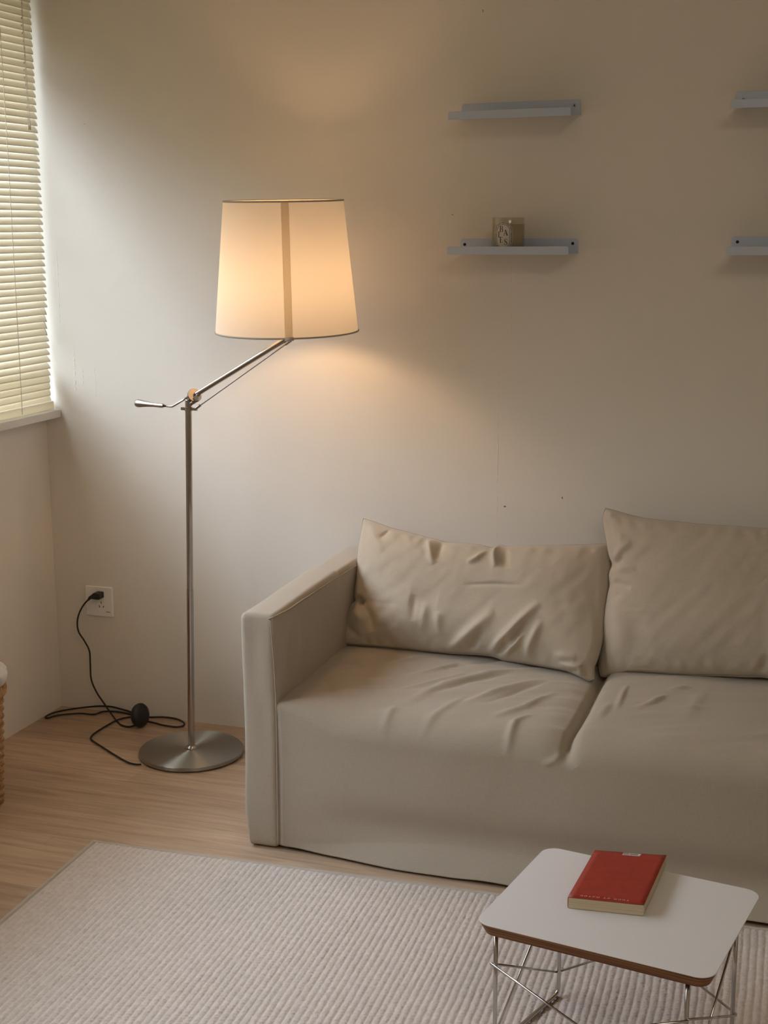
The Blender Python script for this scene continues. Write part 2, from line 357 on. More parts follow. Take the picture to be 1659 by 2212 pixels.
P2_BOT = [(1.6021, -0.2398, 0.3286), (1.6151, -0.2402, 0.3278), (1.636, -0.2377, 0.3336), (1.7099, -0.2345, 0.3412), (1.7934, -0.2321, 0.3467), (1.8755, -0.2294, 0.3531), (1.9262, -0.2283, 0.3557), (1.9755, -0.2272, 0.3582)]
P2_LEFT = [(1.6021, -0.2398, 0.3286), (1.5969, -0.2316, 0.348), (1.596, -0.2146, 0.3879), (1.5953, -0.1889, 0.4481), (1.5988, -0.1673, 0.4988), (1.6028, -0.1563, 0.5245), (1.5991, -0.1456, 0.5497), (1.6046, -0.1363, 0.5715), (1.595, -0.1283, 0.5903), (1.5822, -0.1111, 0.6306), (1.5719, -0.0959, 0.6662), (1.5716, -0.0901, 0.6796), (1.5757, -0.0838, 0.6944)]
W1F = [([(1.2359, 0.3448), (1.2857, 0.3822), (1.3483, 0.436)], 0.009, 0.0144), ([(1.3376, 0.352), (1.3862, 0.3954), (1.4537, 0.4663)], 0.01, 0.0108), ([(1.3726, 0.3476), (1.4095, 0.3805), (1.4234, 0.4026)], 0.008, 0.0072), ([(1.4303, 0.3521), (1.4636, 0.4322)], 0.007, 0.012), ([(1.2791, 0.3494), (1.3299, 0.4019)], -0.006, 0.0096), ([(1.3557, 0.3503), (1.3907, 0.389)], -0.006, 0.0084), ([(1.393, 0.3746), (1.431, 0.4278)], -0.005, 0.0084), ([(1.1469, 0.6002), (1.1636, 0.5695), (1.1819, 0.5287)], 0.006, 0.0084), ([(1.1837, 0.5939), (1.1885, 0.5396)], -0.005, 0.0096), ([(1.3236, 0.5942), (1.3237, 0.5694), (1.3358, 0.5343)], 0.008, 0.0072), ([(1.3044, 0.5732), (1.2843, 0.5511), (1.2627, 0.5393)], 0.005, 0.0072), ([(1.3468, 0.5865), (1.3573, 0.5309)], -0.005, 0.012), ([(0.9717, 0.4437), (0.9941, 0.4411), (1.0179, 0.4303)], -0.011, 0.0084), ([(1.0152, 0.4322), (1.0379, 0.3985), (1.0458, 0.3732)], -0.005, 0.012), ([(0.9831, 0.4204), (1.0245, 0.3923)], 0.006, 0.0168), ([(0.9575, 0.3923), (1.0187, 0.3555)], -0.004, 0.0096), ([(1.1345, 0.4525), (1.2062, 0.4474)], -0.004, 0.03), ([(1.2587, 0.4873), (1.3391, 0.4968), (1.4085, 0.4988)], -0.0025, 0.0048), ([(1.1454, 0.4585), (1.1485, 0.4019)], -0.003, 0.0096), ([(1.1771, 0.4453), (1.175, 0.3835)], 0.003, 0.0108), ([(1.2093, 0.4271), (1.217, 0.3767)], 0.003, 0.0108), ([(1.5117, 0.351), (1.5619, 0.3528), (1.5732, 0.3313)], 0.007, 0.0072), ([(1.5408, 0.3454), (1.5604, 0.3278)], -0.006, 0.006), ([(1.4976, 0.3681), (1.5536, 0.3702)], 0.004, 0.0096), ([(0.9867, 0.612), (1.0461, 0.5514)], 0.003, 0.012), ([(1.0484, 0.6103), (1.0287, 0.5823)], -0.003, 0.006)]
W2F = [([(1.5829, 0.6668), (1.6005, 0.6885)], 0.005, 0.0072), ([(1.6046, 0.5715), (1.626, 0.5974), (1.6516, 0.6144)], 0.006, 0.0096), ([(1.6044, 0.5735), (1.6338, 0.5735)], -0.009, 0.006), ([(1.6035, 0.55), (1.6354, 0.5573), (1.6682, 0.5545)], 0.005, 0.0084), ([(1.6037, 0.5266), (1.6277, 0.5253), (1.6613, 0.5135)], -0.006, 0.0072), ([(1.6096, 0.4895), (1.6444, 0.4119), (1.6536, 0.3728)], 0.005, 0.03), ([(1.6768, 0.4645), (1.6801, 0.3751)], -0.003, 0.0264), ([(1.6201, 0.6022), (1.6279, 0.6334)], 0.003, 0.012), ([(1.9564, 0.3584), (1.9723, 0.4002)], -0.006, 0.0096), ([(1.679, 0.6673), (1.9523, 0.6633)], -0.002, 0.0096)]
WS = [([(1.0964, -0.4004), (1.1321, -0.3333), (1.1848, -0.2473)], 0.004, 0.0117), ([(1.182, -0.423), (1.2256, -0.3694), (1.2715, -0.3032), (1.3724, -0.2854)], 0.005, 0.0104), ([(1.2341, -0.5966), (1.2847, -0.4487), (1.363, -0.3358), (1.4946, -0.2384)], 0.005, 0.0143), ([(1.1955, -0.5115), (1.2602, -0.4395), (1.3121, -0.3522)], 0.004, 0.0104), ([(1.0028, -0.481), (1.0893, -0.6021)], -0.004, 0.0156), ([(0.9909, -0.6112), (1.0263, -0.5326)], -0.002, 0.013), ([(1.0039, -0.3213), (1.0719, -0.412)], -0.004, 0.0182), ([(1.3581, -0.5563), (1.3976, -0.4692), (1.4824, -0.3432)], 0.005, 0.013), ([(1.4337, -0.6087), (1.488, -0.5328), (1.5353, -0.4113)], 0.005, 0.0117), ([(1.4826, -0.7225), (1.4879, -0.6816), (1.4906, -0.62), (1.5142, -0.5674)], 0.005, 0.0104), ([(1.2975, -0.6975), (1.3284, -0.5972), (1.3514, -0.4941)], 0.003, 0.0117), ([(1.2148, -0.6949), (1.2246, -0.5997)], 0.003, 0.0117), ([(1.6831, -0.5124), (1.6791, -0.404), (1.6781, -0.3279)], 0.004, 0.0078), ([(1.7218, -0.4907), (1.7504, -0.4444), (1.771, -0.3838)], 0.005, 0.0104), ([(1.7686, -0.3586), (1.8133, -0.311)], 0.004, 0.013), ([(1.6551, -0.5811), (1.6628, -0.4572)], 0.004, 0.0117), ([(1.8288, -0.5245), (1.846, -0.3334)], 0.003, 0.0182), ([(1.2461, -0.3555), (1.3741, -0.2016), (1.5018, -0.2727)], -0.003, 0.013), ([(1.2735, -0.5194), (1.3374, -0.4041), (1.4201, -0.2992)], -0.0035, 0.0104), ([(1.3963, -0.5439), (1.4524, -0.4348), (1.5059, -0.3425)], -0.0035, 0.0091)]

# ================================================================== ROOM
RX, RY, RZ = 4.4, -4.6, 2.5
def slab(name, lo, hi, mat):
    mb = MB(); mb.box(lo, hi); return structure(mb.build(name, mat, smooth=False))
slab('floor', (-0.16, RY-0.1, -0.1), (RX+0.1, 0.12, 0), M_FLOOR)
slab('ceiling', (-0.16, RY-0.1, RZ), (RX+0.1, 0.12, RZ+0.1), M_CEIL)
slab('wall_back', (-0.16, 0, 0), (RX+0.1, 0.12, RZ), M_WALLB)
slab('wall_right', (RX, RY, 0), (RX+0.1, 0, RZ), M_WALL)
slab('wall_front', (-0.16, RY-0.1, 0), (RX+0.1, RY, RZ), M_WALL)
mb = MB()
ys = [RY, W1[0], W1[1], 0]
for a, b_, op in ((ys[0], ys[1], 0), (ys[1], ys[2], 1), (ys[2], ys[3], 0)):
    if op: mb.box((-0.16, a, 0), (0, b_, W1[2]-0.02)); mb.box((-0.16, a, W1[3]), (0, b_, RZ))
    else: mb.box((-0.16, a, 0), (0, b_, RZ))
structure(mb.build('wall_left', M_WALL, smooth=False))

def window(name, y0, y1, z0, z1, sill_over):
    fr = MB(); x0, x1 = -0.135, -0.10; w = 0.022
    fr.box((x0, y0, z0), (x1, y0+w, z1)); fr.box((x0, y1-w*0.5, z0), (x1, y1, z1))
    fr.box((x0, y0, z0), (x1, y1, z0+w)); fr.box((x0, y0, z1-w), (x1, y1, z1))
    
    for ym in (y0+(y1-y0)/3, y0+(y1-y0)*2/3): fr.box((x0, ym-0.02, z0), (x1, ym+0.02, z1))
    root = structure(fr.build(name, M_FRAME, smooth=False))
    g = MB(); g.box((-0.120, y0+w, z0+w), (-0.116, y1-w*0.5, z1-w)); structure(g.build('glass_pane', M_PANE, root, smooth=False))
    s = MB(); s.box((-0.155, y0-0.06, z0-0.022), (0.049, sill_over, z0)); o = s.build('window_sill', M_SILL, root, smooth=False); structure(o); bevel(o, 0.002, 2)
    return root
window('window_1', *W1, -0.0015)

# ------------------------------------------------------------------ venetian blind
BX, PITCH_S, SW, TILT = 0.0245, 0.0183, 0.025, math.radians(48)
Z_TOP, Z_BOT = 2.08, 0.8875
BY0, BY1 = -2.610, -0.013
blind = thing('venetian_blind', 'cream venetian blind with narrow horizontal slats hanging over the window at left', 'blind', (BX, (BY0+BY1)/2, Z_BOT))
mb = MB(); K = 5
zs = []; z = Z_BOT+0.010
while z < Z_TOP-0.035: zs.append(z); z += PITCH_S
for i, zc in enumerate(zs):
    tl = TILT + random.uniform(-0.02, 0.02) + (0.42 if i < 4 else 0.12 if i == 4 else 0.0)
    y1 = BY1 + random.uniform(-0.0008, 0.0008)
    tl += min(0.34, max(0.0, (zc-1.50)*1.1))      # the upper slats hang a little more closed
    bent = 0.0
    if abs(zc-1.125) < PITCH_S*0.6: bent = 0.007
    elif abs(zc-1.088) < PITCH_S*0.6: bent = 0.009
    rows = []
    ycol = [BY0, -1.3, -0.3, -0.12, -0.045, y1-0.012, y1-0.004, y1-bent]
    for yy in ycol:
        row = []
        endf = max(0, (yy-(y1-0.02))/0.02) if bent else 0
        sag = 0.0006*math.sin(yy*6+i)
        for k in range(K+1):
            t = k/K*2-1                      # -1 window side ... +1 room side
            tt = tl + endf*0.35
            cx_ = t*SW/2; cz_ = 0.0018*(1-t*t)
            x = cx_*math.cos(tt) + cz_*math.sin(tt); zz = -cx_*math.sin(tt) + cz_*math.cos(tt)
            yadj = 0.003*t if yy == ycol[-1] and abs(t) > 0.7 else 0
            row.append((BX+x, yy-abs(yadj), zc+zz+sag))
        rows.append(row)
    P = np.array(rows); mb.grid(P)
slats = mb.build('slats', M_SLAT, blind)
sm = slats.modifiers.new('thickness', 'SOLIDIFY'); sm.thickness = 0.0003
mb = MB(); mb.box((BX-0.013, BY0, Z_TOP-0.028), (BX+0.013, BY1, Z_TOP)); bevel(mb.build('head_rail', M_SLAT, blind, smooth=False), 0.002)
mb = MB(); mb.box((BX-0.012, BY0, Z_BOT-0.0195), (BX+0.012, BY1, Z_BOT+0.003)); bevel(mb.build('bottom_rail', M_SLAT, blind, smooth=False), 0.003)
for yy in (-0.172, -0.72, -1.30, -1.88, -2.44):
    mb = MB(); mb.tube([(BX+0.0135, yy-0.004, Z_TOP-0.02), (BX+0.0145, yy, 1.5), (BX+0.0135, yy, Z_BOT-0.016)], 0.0010, 6)
    mb.tube([(BX-0.0125, yy, Z_TOP-0.02), (BX-0.0125, yy, Z_BOT-0.016)], 0.0006, 6)
    mb.build('ladder_cord', M_STRING, blind)
mb = MB()
for k, dy in enumerate((0.0, 0.006)):
    mb.tube(catmull([(BX+0.020+k*0.001, -0.085+dy, Z_TOP-0.02), (BX+0.019, -0.080+dy*0.5, 1.9), (BX+0.018+k*0.001, -0.076+dy, 1.62)], 6), 0.0008, 6)
mb.build('lift_cord', M_STRING, blind)
for k, dy in enumerate((0.0, 0.006)):
    mb = MB(); mb.lathe([(0.0003, 0), (0.0022, 0.001), (0.0026, 0.008), (0.0012, 0.016), (0.0003, 0.017)], (BX+0.018+k*0.001, -0.076+dy, 1.606), seg=12); mb.build('cord_tassel', M_KNOB, blind)
blind_beads = MB()
for k in range(36):
    zz = 1.66+k*0.0183
    if zz > 2.14: break
    blind_beads.lathe([(0.0002, 0), (0.0014, 0.001), (0.0014, 0.005), (0.0002, 0.006)], (BX+0.019, -0.081+0.004*math.sin(k), zz), seg=8)
blind_beads.build('cord_loop', M_KNOB, blind)

# ------------------------------------------------------------------ wall outlet
out_ = thing('wall_outlet', 'white square wall socket plate low on the wall with a black plug in it', 'outlet', (0.1445, 0, 0.285))
mb = MB(); mb.box((0.1015, -0.0085, 0.284), (0.1875, 0.0, 0.370)); o = bevel(mb.build('face_plate', M_WHITEP, out_, smooth=False), 0.0025, 3)
mb = MB(); mb.box((0.1425, -0.0094, 0.292), (0.1615, -0.0080, 0.362)); bevel(mb.build('socket_panel', M_WHITEP, out_, smooth=False), 0.0008, 2)
def slot(cx_, cz_, w, h, ang):
    m_ = MB(); c, s_ = math.cos(ang), math.sin(ang)
    pts = [(cx_+x*c-z_*s_, cz_+x*s_+z_*c) for x, z_ in ((-w, -h), (w, -h), (w, h), (-w, h))]
    m_.poly_extrude(pts, lambda u, v, t: (u, -0.0091-t, v), 0.0006); m_.build('socket_slot', M_HOLE, out_, smooth=False)
slot(0.1520, 0.3245, 0.0010, 0.0032, 0); slot(0.1585, 0.3130, 0.0010, 0.0032, -0.52); slot(0.1462, 0.3130, 0.0010, 0.0032, 0.52)
mb = MB(); mb.box((0.166, -0.0088, 0.2975), (0.1790, -0.0083, 0.2995)); mb.build('brand_mark', M_GREYP, out_, smooth=False)

# ================================================================== FLOOR LAMP
lamp = thing('floor_lamp', 'lit floor lamp with a white drum shade on an angled steel arm', 'lamp', (0.527, -0.221, 0))
B = Vector((0.527, -0.221, 0)); T = Vector((0.5521, -0.221, 0.9365))
def onpole(z): return B.lerp(T, z/0.9365)
mb = MB(); R0 = 0.136
mb.lathe([(0.002, 0.0155), (R0-0.004, 0.0150), (R0-0.0012, 0.0142), (R0, 0.0125), (R0, 0.0045), (R0-0.002, 0.003), (0.002, 0.003)], (0.527, -0.221, 0), seg=128)
o = mb.build('base', M_BASE, lamp); sharp(o, 25)
mb = MB(); mb.lathe([(0.002, 0.0), (R0-0.010, 0.0), (R0-0.008, 0.0032), (0.002, 0.0032)], (0.527, -0.221, 0), seg=64); mb.build('foot_pad', M_BLACK, lamp)
mb = MB(); mb.lathe([(0.0165, 0.015), (0.0165, 0.018), (0.014, 0.0215), (0.0105, 0.023), (0.009, 0.024)], (0.527, -0.221, 0), seg=32); mb.build('pole_collar', M_STEEL, lamp)
ax = (T-B).normalized()
mb = MB(); mb.tube([onpole(0.016), onpole(0.446)], 0.0090, 24); sharp(mb.build('lower_pole', M_STEEL, lamp))
mb = MB(); mb.tube([onpole(0.44), onpole(0.905)], 0.0082, 24); sharp(mb.build('upper_pole', M_STEEL, lamp))
mb = MB(); mb.lathe([(0.0001, 0.0), (0.0085, 0), (0.0085, 0.030), (0.0075, 0.032), (0.0001, 0.0325)], onpole(0.904), ax, seg=24); sharp(mb.build('pole_cap', M_STEEL, lamp), 25)
# plane of the arm
J = Vector((0.8478, -0.280, 1.0985)); D0 = Vector((0.5731, -0.2245, 0.948)); hd = Vector((J.x-D0.x, J.y-D0.y, 0)).normalized()
side = Vector((hd.y, -hd.x, 0))          # towards the viewer
def ap(s, z, w=0.0): return D0 + hd*s + Vector((0, 0, z)) + side*w
mb = MB(); c0 = onpole(0.912)
mb.tube([c0 + Vector((0, 0, -0.004)), c0 + Vector((0, 0, 0.004))], 0.0105, 20)
mb.box((c0.x-0.020, c0.y-0.003, c0.z-0.0035), (c0.x+0.024, c0.y+0.003, c0.z+0.0035))
sharp(mb.build('clamp_collar', M_STEEL, lamp))
adir = (J-D0).normalized()
mb = MB(); nrm_d = (adir*0.87 + side*0.49).normalized()
mb.lathe([(0.0001, -0.0035), (0.0170, -0.0035), (0.0178, -0.002), (0.0178, 0.002), (0.0170, 0.0035), (0.0001, 0.0035)], D0 - adir*0.003, nrm_d, seg=40); sharp(mb.build('tilt_disc', M_DISC, lamp), 30)
mb = MB(); mb.tube([onpole(0.925)+Vector((0.006, 0, 0)), D0-adir*0.004+Vector((0.004, 0, -0.012))], 0.0055, 16); mb.lathe([(0.0001, -0.006), (0.007, -0.006), (0.007, 0.006), (0.0001, 0.006)], D0+adir*0.008+Vector((0.002, -0.004, -0.010)), side, seg=20); sharp(mb.build('pivot_joint', M_STEEL, lamp), 35)
mb = MB(); a0 = D0+adir*0.006; a1 = J-adir*0.004; mb.tube([a0, a1], 0.0066, 20); sharp(mb.build('arm_tube', M_STEEL, lamp))
mb = MB(); r_a = Vector((0.5760, -0.2300, 0.9150)); r_b = J + Vector((0.0045, -0.002, -0.0085)); rd = (r_b-r_a).normalized()
mb.tube([r_a, r_b], 0.0019, 12); mb.tube([r_a, r_a+rd*0.016], 0.0038, 12); mb.tube([r_b-rd*0.013, r_b+rd*0.004], 0.0038, 12); sharp(mb.build('guide_rod', M_STEEL, lamp))
kk = Vector((0.5027, -0.2125, 0.9154)); gr_ = Vector((0.4747, -0.2075, 0.9151)); ge = Vector((0.3883, -0.190, 0.9170))
mb = MB(); mb.tube([D0-adir*0.004+Vector((-0.002, 0, 0.004)), kk+Vector((0.006, -0.001, 0.003)), kk, kk+Vector((-0.006, 0.001, -0.0005)), gr_], 0.0029, 12); mb.build('handle_rod', M_STEEL, lamp)
mb = MB(); ga = (ge-gr_).normalized()
mb.lathe([(0.0001, 0), (0.0052, 0.0), (0.0055, 0.002), (0.0055, 0.030), (0.0062, 0.045), (0.0078, 0.060), (0.0098, 0.074), (0.0104, 0.081), (0.0090, 0.0865), (0.005, 0.0895), (0.0001, 0.090)], gr_, ga, seg=28); sharp(mb.build('handle_grip', M_STEEL, lamp), 40)
# shade
SB = Vector((0.8458, -0.280, 1.1125)); RB, RT, SH = 0.1680, 0.1385, 0.3035
tilt = math.radians(2.0); sax = Vector((0.004, -math.sin(tilt), math.cos(tilt))).normalized()
sx = Vector((1, 0, 0)); sx = (sx - sax*sx.dot(sax)).normalized(); sy = sax.cross(sx)
def sp_(r, a, h): return SB + sax*h + (sx*math.cos(a)+sy*math.sin(a))*r
mb = MB(); P = np.array([[sp_(RB+(RT-RB)*i/24, 2*math.pi*k/96, SH*i/24)[:] for k in range(96)] for i in range(25)])
mb.grid(P, wrap=True); shade = mb.build('lamp_shade', M_SHADE, lamp)
for nm, r_, h_ in (('shade_ring', RB, 0.002), ('shade_ring', RT, SH-0.002)):
    mb = MB(); mb.tube([sp_(r_, 2*math.pi*k/96, h_) for k in range(96)], 0.0021, 8, closed=True); mb.build(nm, M_RING, shade)
mb = MB(); aF = -1.15      # seam strip
rows = []
for i in range(25):
    h_ = SH*i/24; r_ = RB+(RT-RB)*i/24+0.0012; w_ = 0.0088
    rows.append([sp_(r_, aF + t*w_/r_, h_)[:] for t in (-1, -0.5, 0, 0.5, 1)])
mb.grid(np.array(rows)); seam = mb.build('seam_strip', M_SEAM, shade)
mb = MB(); f0 = sp_(RB+0.002, aF, 0.0)
mb.tube([f0+Vector((-0.009, 0, 0.001)), f0+Vector((0.011, 0, 0.002))], 0.0042, 10); mb.build('rim_clip', M_RING, shade)
# frame, socket and bulb
mb = MB(); mb.tube([J, SB+sax*0.045], 0.0055, 14)
for k in range(3):
    a = aF + 2*math.pi*k/3; mb.tube([sp_(0.004, a, 0.012), sp_(RB-0.001, a, 0.003)], 0.0016, 8)
mb.build('shade_carrier', M_STEEL, lamp)
mb = MB(); mb.lathe([(0.0001, 0), (0.014, 0.0), (0.016, 0.01), (0.016, 0.040), (0.0001, 0.040)], SB+sax*0.030, sax, seg=24); mb.build('bulb_socket', M_WHITEP, lamp)
mb = MB(); mb.lathe([(0.010, 0.0), (0.013, 0.008), (0.024, 0.028), (0.029, 0.045), (0.026, 0.062), (0.014, 0.073), (0.0001, 0.076)], SB+sax*0.072, sax, seg=32); mb.build('bulb', M_BULB, lamp)
mb = MB(); mb.lathe([(0.0001, -0.006), (0.0085, -0.006), (0.0085, 0.006), (0.0001, 0.006)], J, side, seg=20); mb.box((J.x-0.008, J.y-0.004, J.z-0.006), (J.x+0.013, J.y+0.004, J.z+0.001)); sharp(mb.build('tilt_joint', M_STEEL, lamp), 35)
# cord, plug, switch
def cordfix(pts, r=0.0024): return [(x, min(y, -0.0035), max(z_, r+0.0002)) for x, y, z_ in pts]
mb = MB(); mb.tube(catmull(cordfix(CORD1), 8), 0.0024, 8); mb.tube(catmull(cordfix(CORD2), 8), 0.0024, 8)
c3 = catmull(cordfix(CORD3), 8); mb.tube(c3, 0.0024, 8); cord = mb.build('power_cord', M_CORD, lamp)
mb = MB(); px, pz = 0.1520, 0.3475
mb.poly_extrude([(0.143, 0.3575), (0.1605, 0.3575), (0.1625, 0.3555), (0.1625, 0.3415), (0.1600, 0.3395), (0.150, 0.3395), (0.1385, 0.3400), (0.1290, 0.3415), (0.1270, 0.3455), (0.136, 0.3510)], lambda u, v, t: (u, -0.0100-t, v), 0.026)
bevel(mb.build('plug', M_BLACK, cord, smooth=False), 0.003, 3)
mb = MB(); mb.tube([(0.137, -0.027, 0.346), (0.129, -0.029, 0.3415), (0.122, -0.030, 0.334)], [0.0062, 0.0048, 0.0032], 12); mb.build('strain_relief', M_BLACK, cord)
sw_c = Vector((0.303, -0.085, 0.0345)); sw_n = Vector((0.97, -0.18, 0.15)).normalized()
mb = MB(); mb.lathe([(0.0001, -0.012), (0.024, -0.012), (0.031, -0.008), (0.0335, -0.002), (0.0335, 0.002), (0.031, 0.007), (0.022, 0.011), (0.0001, 0.012)], sw_c, sw_n, seg=40); mb.build('foot_switch', M_BLACK, cord)

# ================================================================== WALL LEDGES
def rrect(x0, x1, z0, z1, r, top_only=True, seg=6):
    pts = [(x0, z0), (x1, z0)]
    for k in range(seg+1):
        a = math.pi/2*k/seg; pts.append((x1-r+r*math.cos(a), z1-r+r*math.sin(a)))
    for k in range(seg+1):
        a = math.pi/2+math.pi/2*k/seg; pts.append((x0+r+r*math.cos(a), z1-r+r*math.sin(a)))
    return pts
def ledge(x0, x1, zb, depth, droop, rot, label, holes, ring):
    root = thing('wall_ledge', label, 'shelf', (x0, 0, zb), group='silver metal ledges on the wall')
    T_ = 0.0018
    mb = MB(); mb.poly_extrude(rrect(x0, x1, zb, zb+0.036, 0.007), lambda u, v, t: (u, -t, v), T_); back = mb.build('back_plate', M_ALU, root, smooth=False)
    mb = MB(); mb.box((x0, -depth, zb), (x1, -T_*0.5, zb+T_)); sh = mb.build('shelf_plate', M_ALU, root, smooth=False)
    mb = MB(); mb.poly_extrude(rrect(x0, x1, zb, zb+0.0185, 0.005), lambda u, v, t: (u, -depth-t, v), T_); lip = mb.build('front_lip', M_ALU, root, smooth=False)
    for o_ in (back, sh, lip): bevel(o_, 0.0006, 2)
    for hx, hz in holes:
        if ring:
            mb = MB(); mb.lathe([(0.0001, 0), (0.0038, 0), (0.0040, 0.0004), (0.0034, 0.0012), (0.0001, 0.0012)], (hx, -T_, hz), (0, -1, 0), seg=20); s_ = mb.build('screw', M_CHROME, root)
            mb = MB(); mb.lathe([(0.0001, 0.0012), (0.0019, 0.0012), (0.0019, 0.0016), (0.0001, 0.0016)], (hx, -T_, hz), (0, -1, 0), seg=16); mb.build('screw_recess', M_HOLE, s_)
        else:
            mb = MB(); mb.lathe([(0.0001, 0), (0.0036, 0), (0.0036, 0.0004), (0.0001, 0.0004)], (hx, -T_, hz), (0, -1, 0), seg=20); mb.build('screw_hole', M_HOLE, root)
    # a slightly sagging, slightly crooked ledge
    for o_ in (sh, lip):
        me = o_.data
        for v in me.vertices: v.co.z -= droop*(-v.co.y/depth)
    root.rotation_euler = (0, rot, 0)
    return root
LD = 0.118
ledge(1.1915, 1.4790, 1.6045, LD, 0.009, math.radians(-0.4), 'empty silver metal wall ledge hanging right above the candle', [(1.2025, 1.6200), (1.4640, 1.6270)], True)
ledge(1.1905, 1.4800, 1.2890, LD, 0.0, math.radians(0.0), 'silver metal wall ledge holding the glass candle', [(1.2010, 1.3110), (1.4665, 1.3130)], False)
ledge(1.8300, 2.1300, 1.6110, LD, 0.009, math.radians(0.0), 'upper of two empty silver ledges cut off by the right edge', [(1.8460, 1.6290)], True)
ledge(1.8330, 2.1300, 1.2925, LD, 0.004, math.radians(0.0), 'lower of two empty silver ledges cut off by the right edge', [(1.8470, 1.3160)], False)

# ------------------------------------------------------------------ candle
CX, CY, CZ, CR, CH = 1.3235, -0.0585, 1.2912, 0.0385, 0.083
candle = thing('candle', 'glass jar candle with an oval black and white BAIES label on a wall ledge', 'candle', (CX, CY, CZ))
mb = MB(); mb.lathe([(0.0001, 0.0), (CR-0.002, 0.0), (CR, 0.002), (CR, CH-0.001), (CR-0.0005, CH), (CR-0.0022, CH), (CR-0.0026, CH-0.001), (CR-0.0026, 0.005), (0.0001, 0.005)], (CX, CY, CZ), seg=64); mb.build('glass_jar', M_JAR, candle)
M_WAX, nW, bW = principled('candle_wax', (0.62, 0.52, 0.36), 0.5); bW.inputs['Subsurface Weight'].default_value = 0.15; bW.inputs['Subsurface Scale'].default_value = 0.01
mb = MB(); rw = CR-0.0029; mb.lathe([(0.0001, 0.0052), (rw, 0.0052), (rw, 0.0670), (rw-0.002, 0.0665), (0.006, 0.0655), (0.0001, 0.0655)], (CX, CY, CZ), seg=48); mb.build('wax', M_WAX, candle)
mb = MB(); mb.tube([(CX, CY, CZ+0.065), (CX+0.0006, CY, CZ+0.074)], 0.0009, 8); mb.build('wick', M_HOLE, candle)
M_LAB, _, _ = principled('label_paper', (0.60, 0.56, 0.50), 0.7); M_INK, _, _ = principled('label_ink', (0.022, 0.016, 0.012), 0.6)
LU, LV = -0.0030, 0.0400                # label centre along the jar and up
def onjar(u, v, w): a = -math.pi/2 + (u+LU)/CR; r_ = CR+0.0002+w; return (CX+r_*math.cos(a), CY+r_*math.sin(a), CZ+LV+v)
def stadium(hw, hh, n=20):
    pts = []
    for k in range(n+1): a = math.pi*k/n; pts.append((hw*math.cos(a), hh-hw+hw*math.sin(a)*1.0))
    for k in range(n+1): a = math.pi+math.pi*k/n; pts.append((hw*math.cos(a), -hh+hw+hw*math.sin(a)))
    return pts
HW, HH = 0.0222, 0.0330
mb = MB(); rings = [[onjar(u*s_, v*s_, 0.0001) for u, v in stadium(HW, HH)] for s_ in np.linspace(0.0005, 1, 14)]
mb.grid(np.array(rings), wrap=True); lab = mb.build('label', M_LAB, candle)
def band(hw, hh, t, w=0.00025):
    a = stadium(hw, hh); b_ = stadium(hw-t, hh-t); m_ = MB(); n = len(a)
    vs = [onjar(u, v, w) for u, v in a]+[onjar(u, v, w) for u, v in b_]
    m_.add(vs, [(i, (i+1) % n, n+(i+1) % n, n+i) for i in range(n)]); return m_
mb = band(HW-0.0012, HH-0.0012, 0.0009)
m2 = band(HW-0.0058, HH-0.0058, 0.0009); mb.add(m2.v, m2.f)
# small marks running round the border
bs = stadium(HW-0.0036, HH-0.0036, 26)
for i in range(0, len(bs)):
    (u0, v0), (u1, v1) = bs[i], bs[(i+1) % len(bs)]
    L_ = math.hypot(u1-u0, v1-v0)
    if L_ < 1e-6: continue
    nseg = max(1, int(L_/0.0022)); tu, tv = (u1-u0)/L_, (v1-v0)/L_
    for k in range(nseg):
        c = ((k+0.5)/nseg)*L_; l = min(0.0007, L_/nseg*0.36); h_ = 0.0007
        if (i*7+k*3) % 5 == 0: continue
        q_ = [(u0+tu*(c+a_)-tv*b_, v0+tv*(c+a_)+tu*b_) for a_, b_ in ((-l, -h_), (l, -h_), (l, h_), (-l, h_))]
        mb.add([onjar(u, v, 0.0003) for u, v in q_], [(0, 1, 2, 3)])
def bar(x0, y0, x1, y1, w0, w1=None):
    w1 = w0 if w1 is None else w1; L_ = math.hypot(x1-x0, y1-y0); nx, ny = -(y1-y0)/L_, (x1-x0)/L_
    return [(x0+nx*w0, y0+ny*w0), (x1+nx*w1, y1+ny*w1), (x1-nx*w1, y1-ny*w1), (x0-nx*w0, y0-ny*w0)]
def arcq(cx_, cy_, rx, ry, a0, a1, wa, wb, n=10):
    out = []
    for k in range(n):
        t0, t1 = k/n, (k+1)/n; A0, A1 = a0+(a1-a0)*t0, a0+(a1-a0)*t1
        h0 = wa+(wb-wa)*math.sin(math.pi*t0); h1 = wa+(wb-wa)*math.sin(math.pi*t1)
        f = lambda A, h_: (cx_+(rx+h_)*math.cos(A), cy_+(ry+h_)*math.sin(A))
        out.append([f(A0, h0), f(A1, h1), f(A1, -h1), f(A0, -h0)])
    return out
PI = math.pi
S_PTS = [(p_.x, p_.y) for p_ in catmull([(.50, .78, 0), (.46, .93, 0), (.30, .985, 0), (.13, .90, 0), (.11, .75, 0), (.22, .61, 0), (.38, .46, 0), (.52, .32, 0), (.51, .13, 0), (.33, .015, 0), (.15, .06, 0), (.08, .22, 0)], 4)]
S_W = [0.022+0.058*math.exp(-((k/(len(S_PTS)-1)-0.52)/0.22)**2) for k in range(len(S_PTS))]
S_STROKE = [(S_PTS[k], S_PTS[k+1], S_W[k], S_W[k+1]) for k in range(len(S_PTS)-1)]
